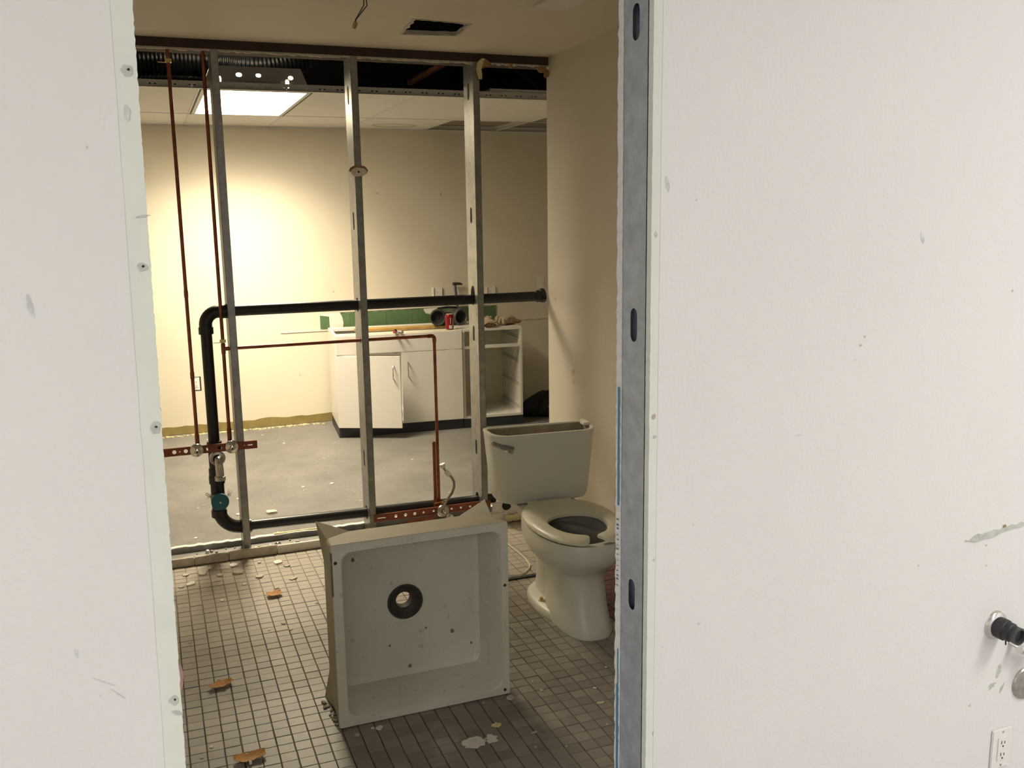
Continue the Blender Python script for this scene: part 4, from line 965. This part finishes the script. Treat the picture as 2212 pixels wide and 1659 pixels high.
# marks on cream walls
for k, (x, y, s) in enumerate(((815, 418, 4), (953, 420, 5), (720, 630, 4), (1128, 480, 3), (648, 810, 3))):
    c = ony(x, y, YBK); obj('nail_hole', MB().plate(blob(c.x, c.z, s/270, s/270*1.6, 400+k), [], 'y', YBK-.001, .0008), 'patch_tan', wbk, smooth=0)
for k, (x, y, s) in enumerate(((1238, 805, 10), (1200, 645, 4), (1240, 825, 6))):
    d = ray(x, y); tt = XW/d.x; c = Vector((XW, d.y*tt, CAMH+d.z*tt))
    obj('scuff_mark', MB().plate(blob(c.y, c.z, s/450*2, s/450*1.6, 410+k), [], 'x', XW-.001, .0008), 'patch_tan', wright, smooth=0)

# ================================================================== DEBRIS
def shard(name, c, w_, d_, th, seed, mat, label, cat, group=None, tilt=0, ztilt=0):
    r = random.Random(seed); n = 8; rz = r.uniform(0, 6.28)
    out = blob(0, 0, w_, d_, seed, n, .4); vs = []
    for z in (0, th):
        for x, y in out:
            X = x*math.cos(rz)-y*math.sin(rz); Y = x*math.sin(rz)+y*math.cos(rz); k = .9 if z else 1
            vs.append((c.x+X*k, c.y+Y*k, c.z+z*(1+r.uniform(-.2, .2))+tilt*(x+w_/2)))
    fs = [tuple(range(n-1, -1, -1)), tuple(range(n, 2*n))]+[(i, (i+1) % n, n+(i+1) % n, n+i) for i in range(n)]
    o = obj(name, MB().add(vs, fs), mat, None, smooth=0, label=label, cat=cat, group=group); return o
GC, GT = 'drywall crumbs on the concrete floor', 'plaster crumbs on the tile floor'
conc = [(587, 1108, 30), (514, 1078, 8), (655, 1052, 9), (657, 1060, 6), (717, 1045, 12), (586, 1082, 5), (440, 1093, 5), (428, 1098, 6), (423, 1163, 9), (430, 1176, 13), (409, 1171, 4), (515, 1112, 14), (567, 940, 8), (613, 958, 8), (544, 1170, 6), (553, 1158, 6), (891, 993, 7), (970, 1065, 5), (1013, 1065, 5), (779, 1082, 6), (766, 1063, 4), (752, 1074, 4), (849, 955, 3), (448, 950, 5), (640, 1155, 6), (745, 1118, 12), (600, 1150, 5), (480, 1185, 7), (700, 990, 4), (830, 1010, 3), (588, 1088, 4)]
for k, (x, y, s) in enumerate(conc):
    c = onz(x, y, .0002); w_ = s/410*1.2
    shard('drywall_crumb', c, w_, w_*.9, max(.003, w_*.14), 500+k, 'plaster' if k % 3 else 'plaster_dirty', 'small white drywall crumb on the bare concrete floor', 'crumb', GC)
tl = [(516, 1236, 26), (475, 1243, 16), (505, 1222, 20), (562, 1246, 17), (633, 1250, 16), (600, 1215, 20), (620, 1222, 14), (438, 1240, 22), (412, 1262, 20), (392, 1268, 12), (470, 1255, 8), (528, 1262, 9), (598, 1270, 10), (560, 1215, 10), (480, 1297, 8), (613, 1346, 13), (628, 1360, 8), (581, 1361, 7), (684, 1302, 8), (410, 1388, 8), (456, 1613, 8), (436, 1637, 6), (1103, 1508, 17), (818, 1573, 14), (772, 1588, 10), (1170, 1491, 7), (1285, 1486, 7), (1157, 1614, 6), (1224, 1612, 5), (1309, 1441, 5), (1312, 1565, 6), (1259, 1577, 4), (805, 1573, 7), (400, 1243, 14), (455, 1228, 12), (1150, 1472, 4), (1045, 1518, 6), (1095, 1480, 4)]
for k, (x, y, s) in enumerate(tl):
    c = onz(x, y, .0012); w_ = s/560*(1.7 if y < 1300 else 1.3)
    shard('plaster_crumb', c, w_, w_*.9, max(.0015, w_*.09), 600+k, ('plaster_dirty', 'plaster_dirty', 'plaster')[k % 3], 'pale plaster crumb on the mosaic tile floor', 'crumb', GT)
# larger plaster splashes stuck to the tiles
for k, (x, y, w_, d_, mt, lb) in enumerate(((1024, 1605, .10, .075, 'plaster', 'large ragged white plaster splash on the dark tiles'), (1062, 1597, .05, .06, 'plaster', 'small white plaster splash beside the large splash'), (1073, 1566, .04, .035, 'insul', 'yellowish plaster blob on the dark tiles'), (1298, 1518, .035, .02, 'plaster_dirty', 'faint white smear on the tiles near the metal stud'), (1155, 1582, .03, .012, 'plaster_dirty', 'thin pale streak of plaster on a tile joint'))):
    c = onz(x, y, .0012); o = MB().plate(blob(c.x, c.y, w_, d_, 700+k, 22, .45), [], 'z', .0009, .0022); obj('plaster_splash', o, mt, None, smooth=0, label=lb, cat='plaster')
# curled orange paper scraps
def leafpiece(x, y, L, Wd, ang, seed, label):
    c = onz(x, y, .002); r = random.Random(seed); n, m_ = 9, 4; vs = []
    top = []
    for i in range(n+1):
        u = i/n-.5; wv = Wd*(.35+.65*math.cos(u*2.4))*(1+r.uniform(-.25, .25))
        for j in range(m_+1):
            v = j/m_-.5; X = L*u; Y = wv*v; Z = .002+.10*L*(2*u)**2+.35*abs(v)*wv*.8+.004*r.random()
            top.append((c.x+X*math.cos(ang)-Y*math.sin(ang), c.y+X*math.sin(ang)+Y*math.cos(ang), Z+.0012))
    N = len(top); vs = top+[(a, b, z-.0012) for a, b, z in top]; fs = []
    q = lambda i, j: i*(m_+1)+j
    for i in range(n):
        for j in range(m_):
            fs.append((q(i, j), q(i+1, j), q(i+1, j+1), q(i, j+1))); fs.append((N+q(i, j), N+q(i, j+1), N+q(i+1, j+1), N+q(i+1, j)))
    for i in range(n): fs += [(q(i, 0), N+q(i, 0), N+q(i+1, 0), q(i+1, 0)), (q(i, m_), q(i+1, m_), N+q(i+1, m_), N+q(i, m_))]
    for j in range(m_): fs += [(q(0, j), q(0, j+1), N+q(0, j+1), N+q(0, j)), (q(n, j), N+q(n, j), N+q(n, j+1), q(n, j+1))]
    obj('leaf', MB().add(vs, fs), 'leaf', None, smooth=60, label=label, cat='leaf')
leafpiece(593, 1286, .065, .06, .15, 2, 'small curled orange leaf on the tiles below the partition')
leafpiece(477, 1482, .085, .05, .35, 5, 'pointed orange brown leaf lying between the other two leaves')
leafpiece(540, 1640, .095, .05, .1, 6, 'wide orange brown leaf on the tiles nearest the doorway')
shard('plaster_crumb', onz(541, 1650, .004), .014, .012, .009, 650, 'plaster', 'white plaster pebble beside the wide leaf', 'crumb')
# pink scrap at the wall edge
c = onz(398, 1466, 0)
m = MB().plate(blob(ony(399, 1455, 1.83).x-.004, ony(399, 1455, 1.83).z, .022, .085, 5, 12, .3), [], 'y', 1.83, .003)
obj('pink_scrap', MB().plate(blob(-.010, ony(399, 1455, 1.81).z, .034, .085, 5, 12, .3), [], 'y', 1.8065, .003), 'pink', None, smooth=0, label='torn pink paper scrap on the edge of the left wall', cat='paper')
# dark bar on the floor, white wire loop, insulation bits near the toilet
a, b = onz(1096, 1254, 0), onz(1166, 1243, 0)
obj('metal_bar', MB().box(a.x-.3, b.x+.12, 3.722, 3.745, .0015, .008), 'black_soft', None, bevel=.001, label='thin dark flat bar lying across the tiles beside the toilet', cat='bar')
wp = [onz(*q, .006) for q in ((1098, 1176), (1108, 1184), (1122, 1195), (1135, 1207), (1144, 1219), (1144, 1226), (1134, 1236), (1122, 1241), (1106, 1242), (1092, 1240))]
obj('white_wire', MB().tube([(p.x, p.y, .006) for p in wp], .0032, 6), 'wire_white', None, label='loop of thin white wire on the tiles between basin and toilet', cat='wire')
for k, (x, y, w_, mt, lb) in enumerate(((1098, 1110, .06, 'insul', 'fluffy yellow insulation wad behind the toilet'), (1113, 1126, .07, 'insul', 'flat yellow insulation scrap on the sill behind the toilet'), (1125, 1118, .05, 'plaster_dirty', 'grey rubble lump on the sill behind the toilet'))):
    c = ony(x, y, 4.50+.03*(k == 3)); 
    tuft('insulation_scrap' if mt == 'insul' else 'rubble_lump', (c.x, 4.492 if k < 3 else 4.62, .043 if k == 3 else .0015), w_*.6, .016, .022 if k != 3 else .008, 800+k, mt, lb, 'insulation' if mt == 'insul' else 'rubble')
# rubble in the sill
for k in range(26):
    x = -.02+k*.026+rd.uniform(-.01, .01); s = rd.uniform(.010, .028)
    shard('sill_rubble', Vector((x, 4.58+rd.uniform(-.02, .09), .0045)), s, s, s*.5, 900+k, ('plaster_dirty', 'gyp_core', 'patch_tan')[k % 3], 'gypsum rubble lump in the steel bottom track', 'rubble', 'gypsum rubble in the bottom track')
obj('insulation_strip', MB().plate([(.50+k*.03, 4.715+rd.uniform(-.004, .004)) for k in range(9)]+[(.74-k*.03, 4.727+rd.uniform(-.004, .004)) for k in range(9)], [], 'z', .033, .004), 'insul', None, smooth=0, label='thin yellow insulation strip along the back edge of the sill', cat='insulation')
m = MB()
for k in range(150):
    x = rd.uniform(-.1, 1.24); q = rd.uniform(.003, .010); y = YBK-.008-abs(rd.gauss(0, .02)); m.box(x-q, x+q, y-q, y+q*.6, 0.0002, q*.7)
obj('crumb_line', m, 'insul', None, smooth=0, label='line of yellowish crumbs along the foot of the back wall', cat='crumbs', kind='stuff')
c = onz(605, 1187, .03)
obj('chrome_cap', MB().lathe([(.017, 0), (.015, .008), (.008, .013), (.0001, .014)], (c.x, 4.56, .0305), (0, 0, 1), 16, (True, False)), 'chrome', None, label='small shiny metal cap sitting on the bottom track', cat='cap')

# ================================================================== FIXTURES ON THE FRONT WALL
Yw = YF-.0008
c = ony(2150, 1351, Yw)
t = thing('drain_stub', (c.x, Yw, c.z-.03), 'chrome escutcheon with a black rubber drain coupling on the front wall', 'drain stub')
obj('escutcheon', MB().lathe([(.038, 0), (.038, -.004), (.035, -.007), (.027, -.010)], c, (0, 1, 0), 30), 'chrome', t)
obj('rubber_sleeve', MB().tube([c, c+Vector((.004, -.030, -.002)), c+Vector((.005, -.032, -.002)), c+Vector((.007, -.045, -.003)), c+Vector((.0072, -.047, -.003)), c+Vector((.009, -.062, -.005))], [.028, .028, .025, .025, .022, .022], 22, True), 'rubber', t)
e = c+Vector((.009, -.063, -.005))
obj('pipe_mouth', MB().lathe([(.0225, .004), (.023, -.004), (.018, -.005), (.017, .012), (.0001, .013)], e, (.02, 1, 0), 24), 'boom_grey', t)
obj('wall_gap', MB().plate(blob(c.x-.002, c.z+.034, .05, .02, 5), [], 'y', Yw-.0015, .0014), 'patch_tan', t, smooth=0)
obj('drip', MB().tube([c+Vector((.002, -.032, -.024)), c+Vector((.003, -.033, -.04))], .002, 6), 'dark_slot', t)
c = ony(2188, 1392, Yw)
t = thing('angle_stop', (c.x, Yw, c.z-.02), 'chrome angle stop valve beside the black drain coupling', 'valve')
obj('stub_pipe', MB().tube([c+Vector((-.01, 0, .01)), c+Vector((.0, -.03, .0))], .008, 12), 'chrome', t)
obj('valve_body', MB().tube([c+Vector((-.012, -.03, .002)), c+Vector((.03, -.034, -.010)), c+Vector((.07, -.034, -.02))], .0115, 14), 'chrome', t)
obj('packing_nut', MB().tube([c+Vector((.012, -.033, -.005)), c+Vector((.026, -.034, -.009))], .0145, 6), 'chrome', t)
obj('handle', MB().lathe([(.0001, -.012), (.016, -.010), (.016, .008), (.0001, .010)], c+Vector((.035, -.034, -.034)), (0, .3, 1), 12), 'chrome', t)
c = ony(2213, 1474, Yw)
t = thing('cover_disc', (c.x, Yw, c.z-.04), 'round flat chrome cover plate on the front wall above the outlet', 'cover plate')
obj('disc', MB().lathe([(.046, 0), (.046, -.004), (.043, -.007), (.0001, -.009)], c, (0, 1, 0), 40), 'chrome_dull', t)
obj('centre_screw', MB().lathe([(.005, -.008), (.004, -.0105), (.0001, -.011)], c, (0, 1, 0), 12), 'brass', t)
# fixtures of the front room
for i, (x, y) in enumerate(FRONT_SPOTS):
    t = thing('ceiling_light', (x, y, 2.738), 'white flush ceiling fixture of the front room', 'ceiling light', 'front room ceiling fixtures')
    obj('frame', MB().plate(rect(x-.31, x+.31, y-.61, y+.61), [rect(x-.285, x+.285, y-.585, y+.585)], 'z', 2.738, .0115), 'grid_white', t, smooth=0)
